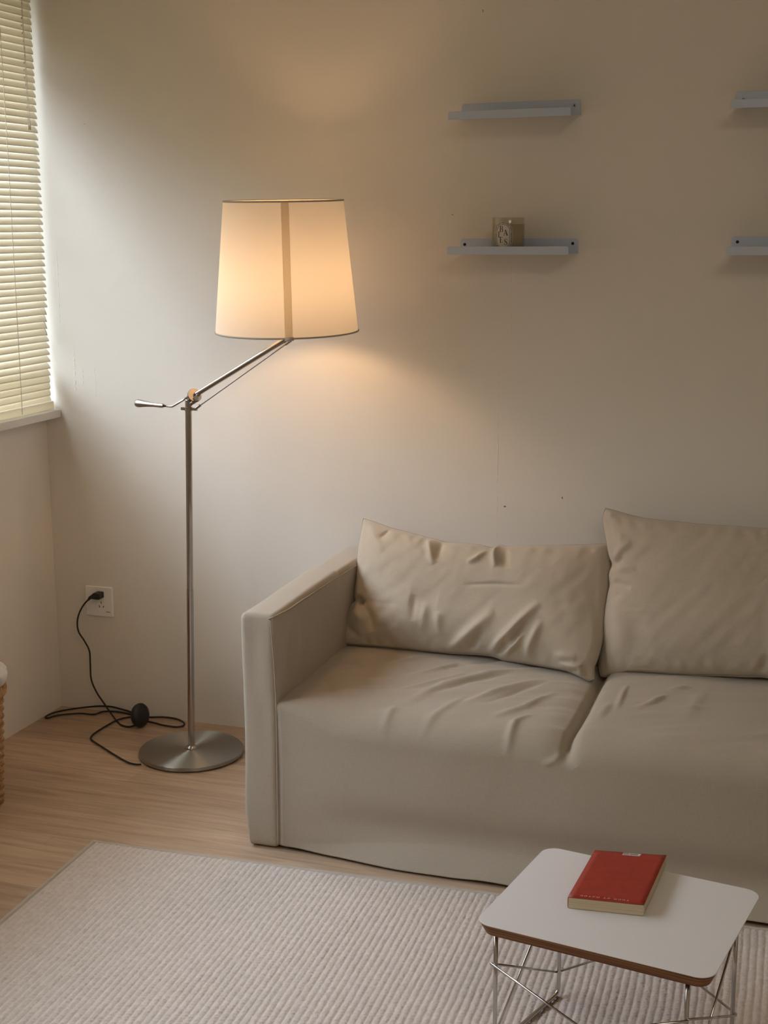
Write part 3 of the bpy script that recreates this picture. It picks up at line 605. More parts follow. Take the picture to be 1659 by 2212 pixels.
GL = {   # serif capitals in a 1 high box
 'I': [bar(.2, 0, .2, 1, .075), bar(.03, .02, .37, .02, .025), bar(.03, .98, .37, .98, .025)],
 'B': [bar(.18, 0, .18, 1, .075), bar(.02, .02, .42, .02, .025), bar(.02, .98, .38, .98, .025), bar(.18, .53, .40, .53, .025)] + arcq(.36, .755, .20, .225, -PI/2, PI/2, .02, .065) + arcq(.38, .27, .24, .25, -PI/2, PI/2, .02, .07),
 'A': [bar(.10, 0, .40, 1, .03), bar(.72, 0, .40, 1, .085, .06), bar(.20, .34, .62, .34, .025), bar(0, .02, .24, .02, .025), bar(.54, .02, .86, .02, .025)],
 'E': [bar(.18, 0, .18, 1, .075), bar(.02, .02, .60, .02, .03), bar(.02, .98, .56, .98, .03), bar(.18, .52, .45, .52, .025), bar(.60, 0, .63, .24, .02), bar(.56, 1, .57, .80, .02), bar(.45, .42, .45, .62, .02)],
 'S': [bar(*p_, *q_, w_, w2_) for p_, q_, w_, w2_ in S_STROKE]+[bar(.50, .74, .53, .99, .02), bar(.07, .01, .05, .27, .02)],
}
def glyph(ch, u, v, h_):
    for q_ in GL[ch]: mb.add([onjar(u+x*h_, v+y*h_, 0.00035) for x, y in q_], [(0, 1, 2, 3)])
glyph('B', -0.0092, 0.0095, 0.0135); glyph('A', 0.0005, 0.0015, 0.0130); glyph('I', -0.0135, -0.0035, 0.0135)
glyph('E', -0.0088, -0.0150, 0.0130); glyph('S', 0.0022, -0.0200, 0.0135)
mb.build('printing', M_INK, lab, smooth=False)

# ================================================================== SOFA
SX0, SX1, SDIV, SXR = 0.968, 2.245, 1.607, 2.325
sofa = thing('sofa', 'beige two-seat sofa under a loose linen slipcover against the wall', 'sofa', (1.6, -0.34, 0))
YF = -0.682
def seat_grid():
    nx = 460; xs = np.linspace(SX0, SX1, nx)
    # finer columns around the division
    xs = xs + 0.0; xs = np.unique(np.concatenate([xs, SDIV+np.linspace(-0.03, 0.03, 41)]))
    n1, n2, n3 = 120, 34, 110
    X = []; Y = []; Z = []; NY = []; NZ = []; S = []
    r = 0.014+0.050*sstep(SX0+0.005, SX0+0.15, xs)*1.0
    bulge = 0.005*(1-np.abs((np.where(xs < SDIV, (xs-(SX0+SDIV)/2)/((SDIV-SX0)/2), (xs-(SDIV+SX1)/2)/((SX1-SDIV)/2))))**3)
    zt = 0.337+0.006*sstep(1.35, 1.0, xs)+0.006*sstep(SDIV, SDIV+0.05, xs)
    cols = []
    for i, x in enumerate(xs):
        R = r[i]; zc = zt[i]
        ya = np.linspace(-0.06, YF+R, n1); za = np.full(n1, zc)+bulge[i]*np.sin(np.clip((ya+0.06)/(YF+R+0.06), 0, 1)*np.pi)*0.9
        th = np.linspace(0, np.pi/2, n2+1)[1:]; yb = YF+R-R*np.sin(th); zb = zc-R+R*np.cos(th)
        zc3 = np.linspace(zc-R, 0.007, n3+1)[1:]; yc = np.full(n3, YF)
        cols.append(np.stack([np.concatenate([ya, yb, yc]), np.concatenate([za, zb, zc3]),
                              np.concatenate([np.zeros(n1), -np.sin(th), -np.ones(n3)]), np.concatenate([np.ones(n1), np.cos(th), np.zeros(n3)])], 1))
    C = np.array(cols)                      # (nx, nv, 4)
    Xg = np.repeat(xs[:, None], C.shape[1], 1); Yg, Zg, ny, nz = [C[..., k].copy() for k in range(4)]
    H = folds(Xg, Yg, [(p, a*1.45, w*0.85) for p, a, w in WS])*np.clip(nz, 0, 1)
    top = np.clip(nz, 0, 1); front = np.clip(-ny, 0, 1)*sstep(0.34, 0.25, Zg)
    ang = 0.45; u = Xg*np.cos(ang)+Yg*np.sin(ang); v = -Xg*np.sin(ang)+Yg*np.cos(ang)
    H += top*(0.0022*vnoise(u*5+3, v*22+9, 3)+0.0011*vnoise(u*11, v*48, 4))
    H += 0.0016*vnoise(Xg*6, (Yg+Zg)*6, 5)
    H += front*(0.0030*vnoise(Xg*2.3+1, Zg*5, 6)+0.0010*vnoise(Xg*14, Zg*3.5, 8))
    # the division between the two seats, open at the back and closing over the front edge
    dx = Xg-SDIV-0.004*np.sin(Yg*9)
    prof = np.where(dx > 0, np.exp(-(dx/0.010)**2)*0.5+0.5*np.exp(-(dx/0.030)**2), np.exp(-(dx/0.009)**2)*0.62+0.38*np.exp(-(dx/0.034)**2))
    fade = np.where(Zg < 0.34-0.005, sstep(0.285, 0.335, Zg), 1.0)*sstep(YF-0.05, YF+0.07, Yg*1.0+0.02*(Zg > 0.30))
    fade = np.clip(sstep(0.268, 0.325, Zg), 0, 1)
    H -= 0.034*prof*fade
    H += 0.006*np.exp(-((dx-0.022)/0.016)**2)*fade
    # pull folds running from the end of the division
    H += folds(Xg, Zg, [([(1.60, 0.300), (1.585, 0.283), (1.56, 0.272)], 0.004, 0.007), ([(1.61, 0.30), (1.63, 0.275)], -0.003, 0.012)])*np.clip(-ny, 0, 1)
    # fabric drawn in towards the arm corner
    H -= 0.006*np.exp(-((Xg-SX0)/0.010)**2)*sstep(0.36, 0.30, Zg)*np.clip(-ny, 0, 1)
    Yn = Yg+ny*H; Zn = Zg+nz*H
    # skirt: leans out a little, the hem curls forward
    low = np.clip(-ny, 0, 1)
    s_in = sstep(SX0+0.0, SX0+0.30, Xg)
    Yn -= low*(0.002*np.clip((0.30-Zg)/0.30, 0, 1)*s_in)
    hz = 0.052*sstep(SX0-0.1, 1.4, Xg)+0.012
    Yn -= low*0.030*np.clip(1-Zg/hz, 0, 1)**1.3*s_in
    Yn += low*0.016*np.exp(-((Zg-0.080)/0.045)**2)*s_in
    Zn += low*(0.0035*vnoise(Xg*11, Xg*0+2, 12)+0.0025)*sstep(0.05, 0.0, Zg)
    return np.stack([Xg, Yn, Zn], -1)
mb = MB(); mb.grid(seat_grid()); cover = mb.build('seat_cover', M_SOFA, sofa)
sm = cover.modifiers.new('thickness', 'SOLIDIFY'); sm.thickness = 0.0015; sm.offset = -1
def rbox(lo, hi, r, step=0.010, fn=None, mat=None, name='part', parent=None):
    """rounded box made of six welded grids, optionally displaced by fn(P, N)"""
    lo = np.array(lo, float); hi = np.array(hi, float); r = np.array(r if hasattr(r, '__len__') else [r]*3, float)
    def line(a, b, rad):
        n = max(3, int((b-a-2*rad)/step)); t = np.linspace(0, 1, 7)[:-1]
        e0 = a+rad*(1-np.cos(t*np.pi/2)); mid = np.linspace(a+rad, b-rad, n+1); e1 = (b-rad*(1-np.cos(t*np.pi/2)))[::-1]
        return np.concatenate([e0, mid, e1])
    L = [line(lo[k], hi[k], r[k]) for k in range(3)]
    m = MB(); 
    for k in range(3):
        a, b = [j for j in range(3) if j != k]
        A, B_ = np.meshgrid(L[a], L[b], indexing='ij')
        for side_ in (0, 1):
            P = np.zeros(A.shape+(3,)); P[..., a] = A; P[..., b] = B_; P[..., k] = hi[k] if side_ else lo[k]
            inner = np.clip(P, lo+r, hi-r); dlt = (P-inner)/r; ln = np.linalg.norm(dlt, axis=-1, keepdims=True); nn = dlt/np.maximum(ln, 1e-9)
            Q = inner+nn*r
            if fn is not None: Q = fn(Q, nn)
            m.grid(Q)
    me = bpy.data.meshes.new(name); me.from_pydata(m.v, [], m.f)
    bm = bmesh.new(); bm.from_mesh(me); bmesh.ops.remove_doubles(bm, verts=bm.verts, dist=0.0004); bmesh.ops.recalc_face_normals(bm, faces=bm.faces); bm.to_mesh(me); bm.free()
    return link(name, me, mat, parent)
AX0, AX1, AZ = 0.893, 0.972, 0.540
def arm_fn(Q, nn):
    H = 0.0022*vnoise(Q[..., 1]*7+2, Q[..., 2]*5, 21)+0.0012*vnoise(Q[..., 0]*40, Q[..., 2]*7, 22)
    inner = np.clip(nn[..., 0], 0, 1)*sstep(0.33, 0.40, Q[..., 2])
    H = H+inner*folds(Q[..., 1], Q[..., 2], [([(-0.600, 0.50), (-0.585, 0.44), (-0.615, 0.36)], -0.009, 0.014), ([(-0.560, 0.50), (-0.555, 0.43), (-0.58, 0.35)], 0.007, 0.014), ([(-0.47, 0.45), (-0.50, 0.37)], 0.003, 0.02), ([(-0.66, 0.51), (-0.655, 0.35)], -0.003, 0.010), ([(-0.30, 0.42), (-0.26, 0.34)], 0.004, 0.03)])
    frontf = np.clip(-nn[..., 1], 0, 1)
    H = H+frontf*(0.0020*np.sin((Q[..., 0]-AX0)*150)*sstep(0.25, 0.52, Q[..., 2])+0.004*np.exp(-((Q[..., 0]-0.945)/0.012)**2)*sstep(0.2, 0.50, Q[..., 2])*-1)
    outer = np.clip(-nn[..., 0], 0, 1); H = H+outer*(0.002*np.sin(Q[..., 2]*14))
    R = Q+nn*H[..., None]
    R[..., 0] += 0.010*sstep(0.10, 0.0, Q[..., 2])*outer          # skirt pinched in near the floor
    R[..., 2] += 0.004*np.sin(np.clip((Q[..., 1]+0.68)/0.68, 0, 1)*np.pi)*np.clip(nn[..., 2], 0, 1)
    # the arm sits a touch lower at its front corner
    return R
arm = rbox((AX0, -0.686, 0.004), (AX1, -0.012, AZ), (0.014, 0.012, 0.016), fn=arm_fn, mat=M_SOFA, name='arm', parent=sofa)
mb = MB(); mb.tube(catmull([(AX1-0.012, -0.685, AZ-0.010), (AX1-0.001, -0.668, AZ-0.006), (AX1+0.001, -0.60, AZ-0.009), (AX1+0.0015, -0.54, AZ-0.008), (AX1+0.001, -0.35, AZ-0.009), (AX1, -0.16, AZ-0.012)], 8), 0.0016, 8); mb.build('piping', M_PIPE, arm)
mb = MB(); mb.tube(catmull([(AX1-0.006, -0.6885, AZ-0.012), (AX1-0.0005, -0.687, 0.43), (AX1+0.0035, -0.690, 0.345), (AX1+0.004, -0.691, 0.25), (AX1+0.003, -0.692, 0.12), (AX1+0.003, -0.694, 0.02)], 8), 0.0013, 8); mb.build('piping', M_PIPE, arm)
rbox((SX1-0.002, -0.686, 0.004), (SXR, -0.012, AZ), (0.014, 0.012, 0.016), fn=lambda Q, nn: Q+nn*(0.002*vnoise(Q[..., 1]*7, Q[..., 2]*5, 31))[..., None], mat=M_SOFA, name='arm', parent=sofa)
def back_fn(Q, nn):
    Q = Q.copy(); Q[..., 1] = -0.012+(Q[..., 1]+0.012)*(1-0.70*np.clip((Q[..., 2]-0.30)/0.23, 0, 1)); return Q
rbox((AX1-0.004, -0.190, 0.05), (SX1+0.004, -0.012, AZ-0.012), 0.022, step=0.02, fn=back_fn, mat=M_SOFA, name='backrest', parent=sofa)
rbox((AX1-0.004, -0.66, 0.03), (SX1+0.004, -0.14, 0.26), 0.02, step=0.04, mat=M_SOFA, name='seat_base', parent=sofa)

# ------------------------------------------------------------------ back cushions
def resample(pts, n):
    P = np.array(pts, float); d_ = np.concatenate([[0], np.cumsum(np.linalg.norm(np.diff(P, axis=0), axis=1))]); t = np.linspace(0, d_[-1], n)
    return np.stack([np.interp(t, d_, P[:, k]) for k in range(3)], 1)
def soft(pts, n):
    C = [tuple(p) for p in catmull(pts, 6)]; return resample(C, n)
def cushion(top, bot, left, right, thick_f, thick_b, wr, seed, label):
    nu, nv = 240, 150
    T_, B_ = soft(top, nu), soft(bot, nu); L_, R_ = soft(left, nv), soft(right, nv)
    s_ = np.linspace(0, 1, nu)[:, None, None]; t_ = np.linspace(0, 1, nv)[None, :, None]
    P = (1-t_)*B_[:, None]+t_*T_[:, None]+(1-s_)*L_[None]+s_*R_[None]-((1-s_)*(1-t_)*B_[0]+s_*(1-t_)*B_[-1]+(1-s_)*t_*T_[0]+s_*t_*T_[-1])
    seat_z = 0.3455-0.022*np.exp(-((P[..., 0]-SDIV)/0.040)**2)
    P[..., 2] = np.maximum(P[..., 2], seat_z+0.001)
    s2, t2 = s_[..., 0], t_[..., 0]
    a = (1-np.abs(2*s2-1)**5.0)*np.ones_like(t2); b = (1-np.abs(2*t2-1)**3.0)*np.ones_like(s2)
    prof = np.clip(a, 0, 1)**0.55*np.clip(b, 0, 1)**0.55
    prof = prof*(1+0.12*vnoise(s2*3+seed, t2*3, seed)+0.0*s2)
    n_ = np.array([0.0, -0.91, 0.415]); n_ /= np.linalg.norm(n_)
    edge = np.clip(np.minimum(np.minimum(s2, 1-s2)*2.2, np.minimum(t2, 1-t2)*1.3)*14, 0, 1)
    X, Z = P[..., 0], P[..., 2]
    H = folds(X, Z, wr)*edge
    H = H+edge*(0.0024*vnoise(X*9+1, Z*12, seed+1)+0.0010*vnoise((X+Z)*14, (X-Z)*40, seed+2)+0.0008*vnoise(X*50, Z*45, seed+3))
    per = np.minimum(np.minimum(s2, 1-s2)*2.0, np.minimum(t2, 1-t2))      # small gathers round the seam
    H = H+0.0016*np.exp(-((per-0.05)/0.04)**2)*np.sin((X+0.3*Z)*150+4*vnoise(X*12, Z*12, seed+5))*edge
    F = P+n_*(prof*thick_f+H)[..., None]; K_ = P-n_*(prof*thick_b)[..., None]
    # the cushion's underside rests on the seat
    F[..., 2] = np.maximum(F[..., 2], seat_z); K_[..., 2] = np.maximum(K_[..., 2], seat_z)
    m = MB(); m.grid(F); m.grid(K_)
    me = bpy.data.meshes.new('back_cushion'); me.from_pydata(m.v, [], m.f)
    bm = bmesh.new(); bm.from_mesh(me); bmesh.ops.remove_doubles(bm, verts=bm.verts, dist=0.00025); bmesh.ops.recalc_face_normals(bm, faces=bm.faces)
    bm.to_mesh(me); bm.free()
    root = thing('back_cushion', label, 'cushion', (float(P[nu//2, 0, 0]), float(P[nu//2, 0, 1]), 0.34), 'loose linen back cushions on the sofa')
    link('cover', me, M_PILLOW, root)
    loop = [tuple(p) for p in np.concatenate([P[:, 0], P[-1, 1:], P[::-1, -1][1:], P[0, ::-1][1:-1]])]
    m = MB(); m.tube(loop[::3], 0.0013, 6, closed=True); m.build('seam', M_PIPE, root)
    return root
back_off = lambda p, f: (p[0], p[1]+0.018*f, p[2])
P1_RIGHT = P1_RIGHT[:3]+[back_off(p, 0.6 if k == 0 else 1) for k, p in enumerate(P1_RIGHT[3:])]
P1_TOP = P1_TOP[:-2]+[back_off(P1_TOP[-2], 0.8), back_off(P1_TOP[-1], 1)]
cushion(P1_TOP, P1_BOT, P1_LEFT, P1_RIGHT, 0.062, 0.030, [(p, a*1.9, w*0.85) for p, a, w in W1F], 40, 'left beige linen back cushion with deep creases, leaning beside the sofa arm')
top2 = P2_TOP+[(2.06, -0.094, 0.674), (2.16, -0.093, 0.680), (2.225, -0.090, 0.690)]
bot2 = P2_BOT+[(2.06, -0.233, 0.345), (2.15, -0.236, 0.343), (2.215, -0.240, 0.340)]
cushion(top2, bot2, P2_LEFT, [bot2[-1], (2.212, -0.20, 0.43), (2.210, -0.15, 0.54), (2.216, -0.11, 0.63), top2[-1]], 0.066, 0.030, [(p, a*1.5, w) for p, a, w in W2F], 50, 'taller beige linen back cushion cut off by the right edge')

# ================================================================== RUG
TH = math.radians(2.3)
RC = Vector((0.557, -0.776, 0.0)); rex = Vector((math.cos(TH), math.sin(TH), 0)); rey = Vector((math.sin(TH), -math.cos(TH), 0))
M_RUG, nR, bR = principled('wool_rug', (0.67, 0.585, 0.525), 0.95, spec=0.1)
bR.inputs['Sheen Weight'].default_value = 0.2
mpR = mapping(nR); fz = noise(nR, mpR, 520, 2, 0.6); fz2 = noise(nR, mpR, 90, 3, 0.6)
rR = ramp(nR, fz2.outputs[0], [(0.3, (0.61, 0.53, 0.475)), (0.7, (0.715, 0.63, 0.57))]); nR.links.new(rR.outputs[0], bR.inputs['Base Color'])
bump(nR, bR, fz.outputs[0], 0.5, 0.002)
rug = thing('rug', 'pale cream ribbed wool rug on the wooden floor before the sofa', 'rug', (RC.x, RC.y, 0))
RIB = 0.0137; NR = 138; WX, WY = NR*RIB, 1.30; b0 = 0.013
us = b0+np.arange(NR*8+1)*RIB/8; vs = 0.010+np.arange(int((WY-0.02)/0.0023))*0.0023
U, V = np.meshgrid(us, vs, indexing='ij')
Uw = U-b0+0.0011*vnoise(U*14, V*9, 61)+0.0006*vnoise(U*60, V*40, 65); ph = Uw/RIB
ridge = np.abs(np.sin(np.pi*ph))**0.55; idx = np.floor(ph)
lp = 0.5+0.5*np.sin(2*np.pi*(V/0.0092+0.5*(idx % 2)+0.30*vnoise(idx*3.7, V*20, 62)+0.5*(ph-idx)))
Hh = 0.0045+0.0038*ridge*(0.52+0.48*lp)+0.0006*vnoise(U*300, V*300, 63)+0.0012*vnoise(U*5, V*4, 64)
Hh = Hh*(0.35+0.65*sstep(0, 0.008, np.minimum(U-b0, V-0.010)+0.001))
PX = RC.x+rex.x*U+rey.x*V; PY = RC.y+rex.y*U+rey.y*V
mb = MB(); P = np.stack([PX, PY, Hh], -1)
me = bpy.data.meshes.new('pile'); nU, nV = U.shape
idm = np.arange(nU*nV).reshape(nU, nV)
fc = np.stack([idm[:-1, :-1], idm[1:, :-1], idm[1:, 1:], idm[:-1, 1:]], -1).reshape(-1, 4)[:, ::-1]
me.vertices.add(nU*nV); me.vertices.foreach_set('co', P.reshape(-1).astype(np.float32))
me.loops.add(fc.size); me.loops.foreach_set('vertex_index', fc.reshape(-1).astype(np.int32))
me.polygons.add(len(fc)); me.polygons.foreach_set('loop_start', (np.arange(len(fc))*4).astype(np.int32))
me.update(calc_edges=True); me.validate()
link('pile', me, M_RUG, rug)
M_BIND = fabric('rug_binding', (0.52, 0.46, 0.385), 0.9, 0.6)
def rugp(u, v, z): return (RC.x+rex.x*u+rey.x*v, RC.y+rex.y*u+rey.y*v, z)
mb = MB()
def bind(path, w):
    m_ = MB(); n = 120; rows = []
    for i in range(n+1):
        t = i/n; u = path[0][0]+(path[1][0]-path[0][0])*t; v = path[0][1]+(path[1][1]-path[0][1])*t
        row = []
        for k in range(7):
            a = k/6; off = (a-0.5)*w; h_ = 0.0006+0.0056*math.sin(math.pi*a)**0.5*(1+0.06*math.sin(i*1.7))
            uu_, vv_ = (u+off, v) if abs(path[1][0]-path[0][0]) < 1e-6 else (u, v+off)
            row.append(rugp(uu_, vv_, h_))
        rows.append(row)
    m_.grid(np.array(rows)); return m_.build('binding', M_BIND, rug)
bind([(0.006, 0.0), (0.006, WY)], 0.013); bind([(0.0, 0.005), (WX+0.013, 0.005)], 0.012)
mb = MB(); q0, q1, q2, q3 = rugp(0.004, 0.004, 0), rugp(WX+b0, 0.004, 0), rugp(WX+b0, WY-0.01, 0), rugp(0.004, WY-0.01, 0)
mb.add([q0, q1, q2, q3]+[(p[0], p[1], 0.003) for p in (q0, q1, q2, q3)], [(0, 3, 2, 1), (4, 5, 6, 7), (0, 1, 5, 4), (1, 2, 6, 5), (2, 3, 7, 6), (3, 0, 4, 7)]); mb.build('backing', M_BIND, rug, smooth=False)

# ================================================================== SIDE TABLE
TC = (1.81, -1.205); TA = math.radians(-9.2); TZ = 0.255
def tl(x, y, z=0): return (TC[0]+x*math.cos(TA)-y*math.sin(TA), TC[1]+x*math.sin(TA)+y*math.cos(TA), z)
table = thing('side_table', 'low white side table with plywood edge and chrome wire legs on the rug', 'table', (TC[0], TC[1], 0))
M_LAM, _, _ = principled('white_laminate', (0.78, 0.76, 0.76), 0.32, spec=0.5)
M_PLY, nP, bP = principled('plywood_edge', (0.20, 0.085, 0.028), 0.5, spec=0.25)
mp_ = mapping(nP, scale=(3, 3, 420)); nz_ = noise(nP, mp_, 1, 3, 0.6); rc_ = ramp(nP, nz_.outputs[0], [(0.36, (0.10, 0.036, 0.010)), (0.5, (0.22, 0.095, 0.032)), (0.64, (0.34, 0.165, 0.065))]); nP.links.new(rc_.outputs[0], bP.inputs['Base Color'])
def rr_out(hx, hy, r, n=10):
    pts = []
    for cx_, cy_, a0 in ((hx-r, hy-r, 0), (-hx+r, hy-r, 90), (-hx+r, -hy+r, 180), (hx-r, -hy+r, 270)):
        for k in range(n+1): a = math.radians(a0+90*k/n); pts.append((cx_+r*math.cos(a), cy_+r*math.sin(a)))
    return pts
HX, HY, RR = 0.1935, 0.1590, 0.027
layers = [(0.0115, TZ-0.0220), (0.0090, TZ-0.0222+0.0010), (0.0, TZ-0.0012)]
mb = MB(); rows = [[tl(x, y, z_) for x, y in rr_out(HX-i_, HY-i_, RR-i_*0.6)] for i_, z_ in layers]
mb.grid(np.array(rows), wrap=True); n = len(rows[0]); mb.add(rows[0], [tuple(range(n))]); edge_ = mb.build('plywood_board', M_PLY, table); sharp(edge_, 40)
mb = MB(); rows = [[tl(x, y, z_) for x, y in rr_out(HX-i_, HY-i_, RR)] for i_, z_ in [(0.0, TZ-0.0012), (0.0, TZ-0.0004), (0.0005, TZ)]]
mb.grid(np.array(rows), wrap=True); mb.add(rows[-1], [tuple(range(n))]); sharp(mb.build('laminate_top', M_LAM, table), 30)
LEG = {'FL': (-0.178, -0.130), 'BL': (-0.140, 0.093), 'FR': (0.150, -0.130), 'BR': (0.167, 0.100)}
LEG['FL'] = (-0.172, -0.118)
zu, zf = TZ-0.021, 0.0125
for a, b_ in (('FL', 'BL'), ('FR', 'BR')):
    pa, pb = LEG[a], LEG[b_]; dy = Vector((pb[0]-pa[0], pb[1]-pa[1])).normalized()*0.010
    raw = [tl(*pa, zu), tl(*pa, 0.12), tl(*pa, zf+0.012), tl(pa[0]+dy[0]*0.35, pa[1]+dy[1]*0.35, zf+0.004), tl(pa[0]+dy[0], pa[1]+dy[1], zf),
           tl((pa[0]+pb[0])/2, (pa[1]+pb[1])/2, zf), tl(pb[0]-dy[0], pb[1]-dy[1], zf), tl(pb[0]-dy[0]*0.35, pb[1]-dy[1]*0.35, zf+0.004), tl(*pb, zf+0.012), tl(*pb, 0.12), tl(*pb, zu)]
    mb = MB(); mb.tube(raw, 0.0037, 14); mb.build('leg_frame', M_CHROME, table)
def rod(p, zp, q_, zq, e0=0.006, e1=0.004, off=0.0):
    a = Vector(tl(*p, zp)); b_ = Vector(tl(*q_, zq)); dd = (b_-a).normalized(); o_ = Vector(tl(0, 0))-Vector(tl(0, off)); 
    mb = MB(); mb.tube([a-dd*e0+o_, b_+dd*e1+o_], 0.0021, 10); mb.build('brace_rod', M_CHROME, table)
zh, zl = 0.165, 0.052
for s_ in 'LR':
    f_, k_ = LEG['F'+s_], LEG['B'+s_]; sg = -0.005 if s_ == 'L' else 0.005
    f2 = (f_[0]+sg, f_[1]); k2 = (k_[0]+sg, k_[1])
    rod(f2, zh, k2, zl); rod(f2, 0.024, k2, zu-0.002, 0.0, 0.0)
fl, fr, bl, br_ = LEG['FL'], LEG['FR'], LEG['BL'], LEG['BR']
dn = lambda p, dy_: (p[0], p[1]+dy_)
rod(dn(fl, -0.005), zh, dn(fr, -0.005), 0.030); rod(dn(fr, -0.009), zh, dn(fl, -0.009), 0.030)
rod(dn(bl, 0.005), zl, dn(br_, 0.005), zu-0.002, 0.006, 0); rod(dn(br_, 0.009), zl, dn(bl, 0.009), zu-0.002, 0.006, 0)

# ================================================================== BOOK
M_RED, nB, bB = principled('red_cover', (0.36, 0.030, 0.016), 0.5)
nb_ = noise(nB, mapping(nB), 60, 4, 0.7); rb_ = ramp(nB, nb_.outputs[0], [(0.3, (0.29, 0.024, 0.013)), (0.7, (0.42, 0.032, 0.016))]); nB.links.new(rb_.outputs[0], bB.inputs['Base Color'])
M_PAGE, nG, bG = principled('book_pages', (0.60, 0.50, 0.335), 0.8)
ng = noise(nG, mapping(nG, scale=(2, 2, 900)), 1, 2); rg = ramp(nG, ng.outputs[0], [(0.35, (0.50, 0.41, 0.265)), (0.65, (0.66, 0.56, 0.39))]); nG.links.new(rg.outputs[0], bG.inputs['Base Color'])
M_STK, _, _ = principled('white_sticker', (0.66, 0.60, 0.55), 0.5); M_PRN, _, _ = principled('pale_print', (0.72, 0.42, 0.34), 0.6)
book = thing('book', 'red paperback with a barcode sticker lying on the white side table', 'book', (1.79, -1.137, TZ))
A0, B0, C0, D0_ = (1.7280, -1.2390), (1.8505, -1.2275), (1.8605, -1.0330), (1.7380, -1.0500)
def bk(u, v, z_):  # u 0..1 from the spine, v 0..1 upwards
    x = (1-u)*(1-v)*A0[0]+u*(1-v)*B0[0]+u*v*C0[0]+(1-u)*v*D0_[0]; y = (1-u)*(1-v)*A0[1]+u*(1-v)*B0[1]+u*v*C0[1]+(1-u)*v*D0_[1]; return (x, y, TZ+z_)
BT = 0.0205
mb = MB()
for z0, z1 in ((0.0002, 0.0007), (BT-0.0006, BT)):
    rows = []; 
    for i in range(13):
        u = i/12; lift = 0.0010*max(0, u-0.8)/0.2 if z1 > 0.01 else 0
        ins = 0.0 if z1 > 0.01 else 0.012
        rows.append([bk(u*(1-ins*2), ins*2+v*(1-ins*4), z1+lift) for v in np.linspace(0, 1, 13)])
    Pt = np.array(rows); Pb = Pt.copy(); Pb[..., 2] -= 0.0005
    mb.grid(Pt); mb.grid(Pb)
mb.box((0, 0, 0), (0, 0, 0)) if False else None
rows = [[bk(u_, v, z_) for v in (0.012, 0.5, 0.988)] for u_, z_ in ((0.0, 0.0006), (-0.004, 0.003), (-0.006, BT*0.5), (-0.005, BT-0.003), (0.0, BT))]
mb.grid(np.array(rows)); cov = mb.build('cover', M_RED, book); sm = cov.modifiers.new('thickness', 'SOLIDIFY'); sm.thickness = 0.0003
mb = MB(); rows = []
for z_, e_ in ((0.0008, 0.0), (0.005, 0.002), (0.010, 0.003), (0.015, 0.002), (BT-0.0012, 0.0)):
    rows.append([bk(u, v, z_) for u, v in ((0.004, 0.004), (0.5, 0.004), (0.992+e_*3, 0.004+e_*0.6), (0.996+e_*6, 0.5), (0.992+e_*3, 0.996-e_*0.6), (0.5, 0.996), (0.004, 0.996), (0.0, 0.5))])
mb.grid(np.array(rows), wrap=True); mb.add(rows[0], [tuple(range(8))]); mb.add(rows[-1], [tuple(range(8))]); sharp(mb.build('pages', M_PAGE, book), 40)
mb = MB(); zk = BT+0.0002; mb.add([bk(u, v, zk+h_) for h_ in (0, 0.0002) for u, v in ((0.40, 0.935), (0.645, 0.935), (0.655, 0.985), (0.41, 0.985))], [(4, 5, 6, 7), (0, 1, 5, 4), (1, 2, 6, 5), (2, 3, 7, 6), (3, 0, 4, 7)]); stk = mb.build('sticker', M_STK, book, smooth=False)
mb = MB(); x = 0.415; k = 0
while x < 0.615:
    w_ = random.choice([0.002, 0.003, 0.005, 0.006])
    if not (0.484 < x < 0.500): mb.add([bk(u, v, zk+0.0004) for u, v in ((x, 0.948), (x+w_, 0.948), (x+w_+0.001, 0.975), (x+0.001, 0.975))], [(0, 1, 2, 3)])
    x += w_+random.choice([0.002, 0.003]); k += 1
mb.build('barcode', M_GREYP, stk, smooth=False)
mb = MB(); x = 0.145
shapes = {0: [(0, 0, 1, .25), (0, .75, 1, 1), (.75, 0, 1, 1)], 1: [(0, 0, .3, 1), (.7, 0, 1, 1), (0, .7, 1, 1)], 2: [(0, 0, 1, .28), (.35, 0, .65, 1)], 3: [(0, 0, .3, 1), (0, .4, 1, .65), (0, .8, 1, 1)], 4: [(0, 0, .28, 1), (.72, 0, 1, 1), (0, 0, 1, .25)]}
for gi, w_n in enumerate((5, 2, 4)):
    for j in range(w_n):
        for (a0, b0_, a1, b1) in shapes[(gi*2+j) % 5]:
            q_ = [(x+a0*0.036, 0.038+b0_*0.020), (x+a1*0.036, 0.038+b0_*0.020), (x+a1*0.036, 0.038+b1*0.020), (x+a0*0.036, 0.038+b1*0.020)]
            mb.add([bk(u, v, BT+0.0004) for u, v in q_], [(0, 1, 2, 3)])
        x += 0.054
    x += 0.034
mb.build('printing', M_PRN, cov, smooth=False)

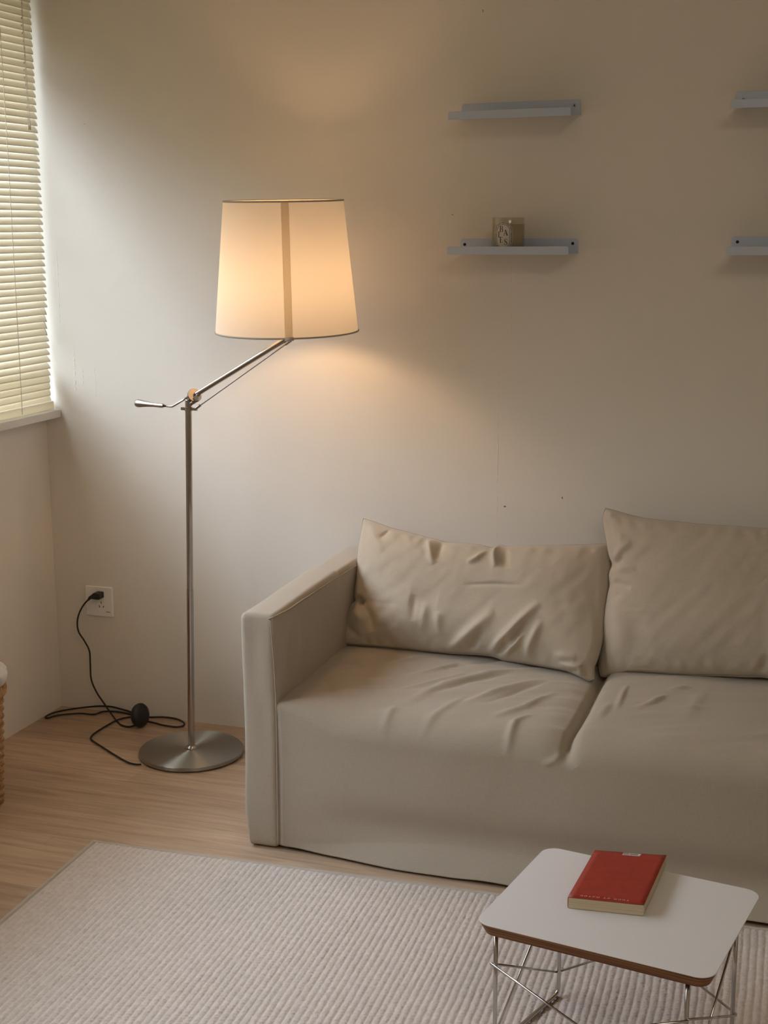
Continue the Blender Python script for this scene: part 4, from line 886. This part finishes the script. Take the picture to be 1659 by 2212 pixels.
# ================================================================== BASKET AT THE LEFT EDGE
M_WICK, nK, bK = principled('wicker', (0.42, 0.25, 0.10), 0.6)
nk = noise(nK, mapping(nK), 45, 3, 0.6); rk = ramp(nK, nk.outputs[0], [(0.3, (0.26, 0.13, 0.045)), (0.7, (0.52, 0.33, 0.15))]); nK.links.new(rk.outputs[0], bK.inputs['Base Color'])
BKX, BKY, BKR = 0.1335, -0.700, 0.132
basket = thing('wicker_basket', 'tan woven wicker basket, a sliver of it showing at the left edge', 'basket', (BKX, BKY, 0))
def brad(z_): return BKR*(0.885+0.115*(z_/0.29))
mb = MB(); zz = 0.006; lev = 0
while zz < 0.265:
    pts = []; 
    for k in range(144):
        a = 2*math.pi*k/144; wv = 0.0035*math.sin(a*18+(math.pi if lev % 2 else 0)); pts.append((BKX+(brad(zz)-0.006+wv)*math.cos(a), BKY+(brad(zz)-0.006+wv)*math.sin(a), zz))
    mb.tube(pts, 0.0052, 6, closed=True); zz += 0.0098; lev += 1
mb.build('woven_wall', M_WICK, basket)
mb = MB(); 
for k in range(36):
    a = 2*math.pi*k/36; mb.tube([(BKX+(brad(0)-0.006)*math.cos(a), BKY+(brad(0)-0.006)*math.sin(a), 0.004), (BKX+(brad(0.27)-0.006)*math.cos(a), BKY+(brad(0.27)-0.006)*math.sin(a), 0.272)], 0.003, 6)
mb.build('stakes', M_WICK, basket)
mb = MB()
for j in range(3):
    pts = [(BKX+(BKR-0.004+0.006*math.cos(a*12+j*2.09))*math.cos(a), BKY+(BKR-0.004+0.006*math.cos(a*12+j*2.09))*math.sin(a), 0.283+0.009*math.sin(a*12+j*2.09)) for a in [2*math.pi*k/192 for k in range(192)]]
    mb.tube(pts, 0.0068, 8, closed=True)
mb.build('braided_rim', M_WICK, basket)
mb = MB(); mb.lathe([(0.0001, 0.001), (brad(0)-0.006, 0.001), (brad(0)-0.006, 0.006), (0.0001, 0.006)], (BKX, BKY, 0), seg=48); mb.build('bottom', M_WICK, basket)
M_CLOTH = translucent('white_cloth', (0.82, 0.80, 0.77), (0.8, 0.78, 0.75), 0.2)
na_, nr_ = 96, 30; rows = []
for i in range(nr_):
    t = i/(nr_-1); row = []
    for k in range(na_):
        a = 2*math.pi*k/na_; ph_ = 2.35*t; r_ = 0.139*math.sin(ph_)**0.8 if t > 0 else 0.0005; h_ = 0.325+0.022*math.cos(ph_)+0.010*math.sin(a*5+t*4)*t+0.006*math.sin(a*11+t*9)*t
        row.append((BKX+r_*math.cos(a)*(1+0.05*math.sin(3*a)), BKY+r_*math.sin(a), h_))
    rows.append(row)
Pc = np.array(rows); Pc[..., 2] += 0.006*vnoise(Pc[..., 0]*60, Pc[..., 1]*60, 71)
mb = MB(); mb.grid(Pc, wrap=True); cl = mb.build('white_cloth', M_CLOTH); tag(cl, 'crumpled white cloth bulging out of the wicker basket', 'cloth'); cl.modifiers.new('thickness', 'SOLIDIFY').thickness = 0.001

# ================================================================== FILL LIGHT (unseen overhead disc, added to give the room its warm fill)
cl_ = thing('fill_light', 'round fill light added out of view above the room', 'fill light', (2.7, -3.1, RZ))
M_DIFF = emission('fill_emission', FILL_COL, FILL_STRENGTH)
mb = MB(); mb.lathe([(0.0001, -0.08), (0.45, -0.078), (0.485, -0.065), (0.49, -0.04), (0.49, -0.012)], (2.7, -3.1, RZ), seg=48); mb.build('fill_disc', M_DIFF, cl_)
mb = MB(); mb.lathe([(0.0001, -0.012), (0.50, -0.012), (0.50, -0.0005), (0.0001, -0.0005)], (2.7, -3.1, RZ), seg=48); mb.build('fill_mount', M_WHITEP, cl_)
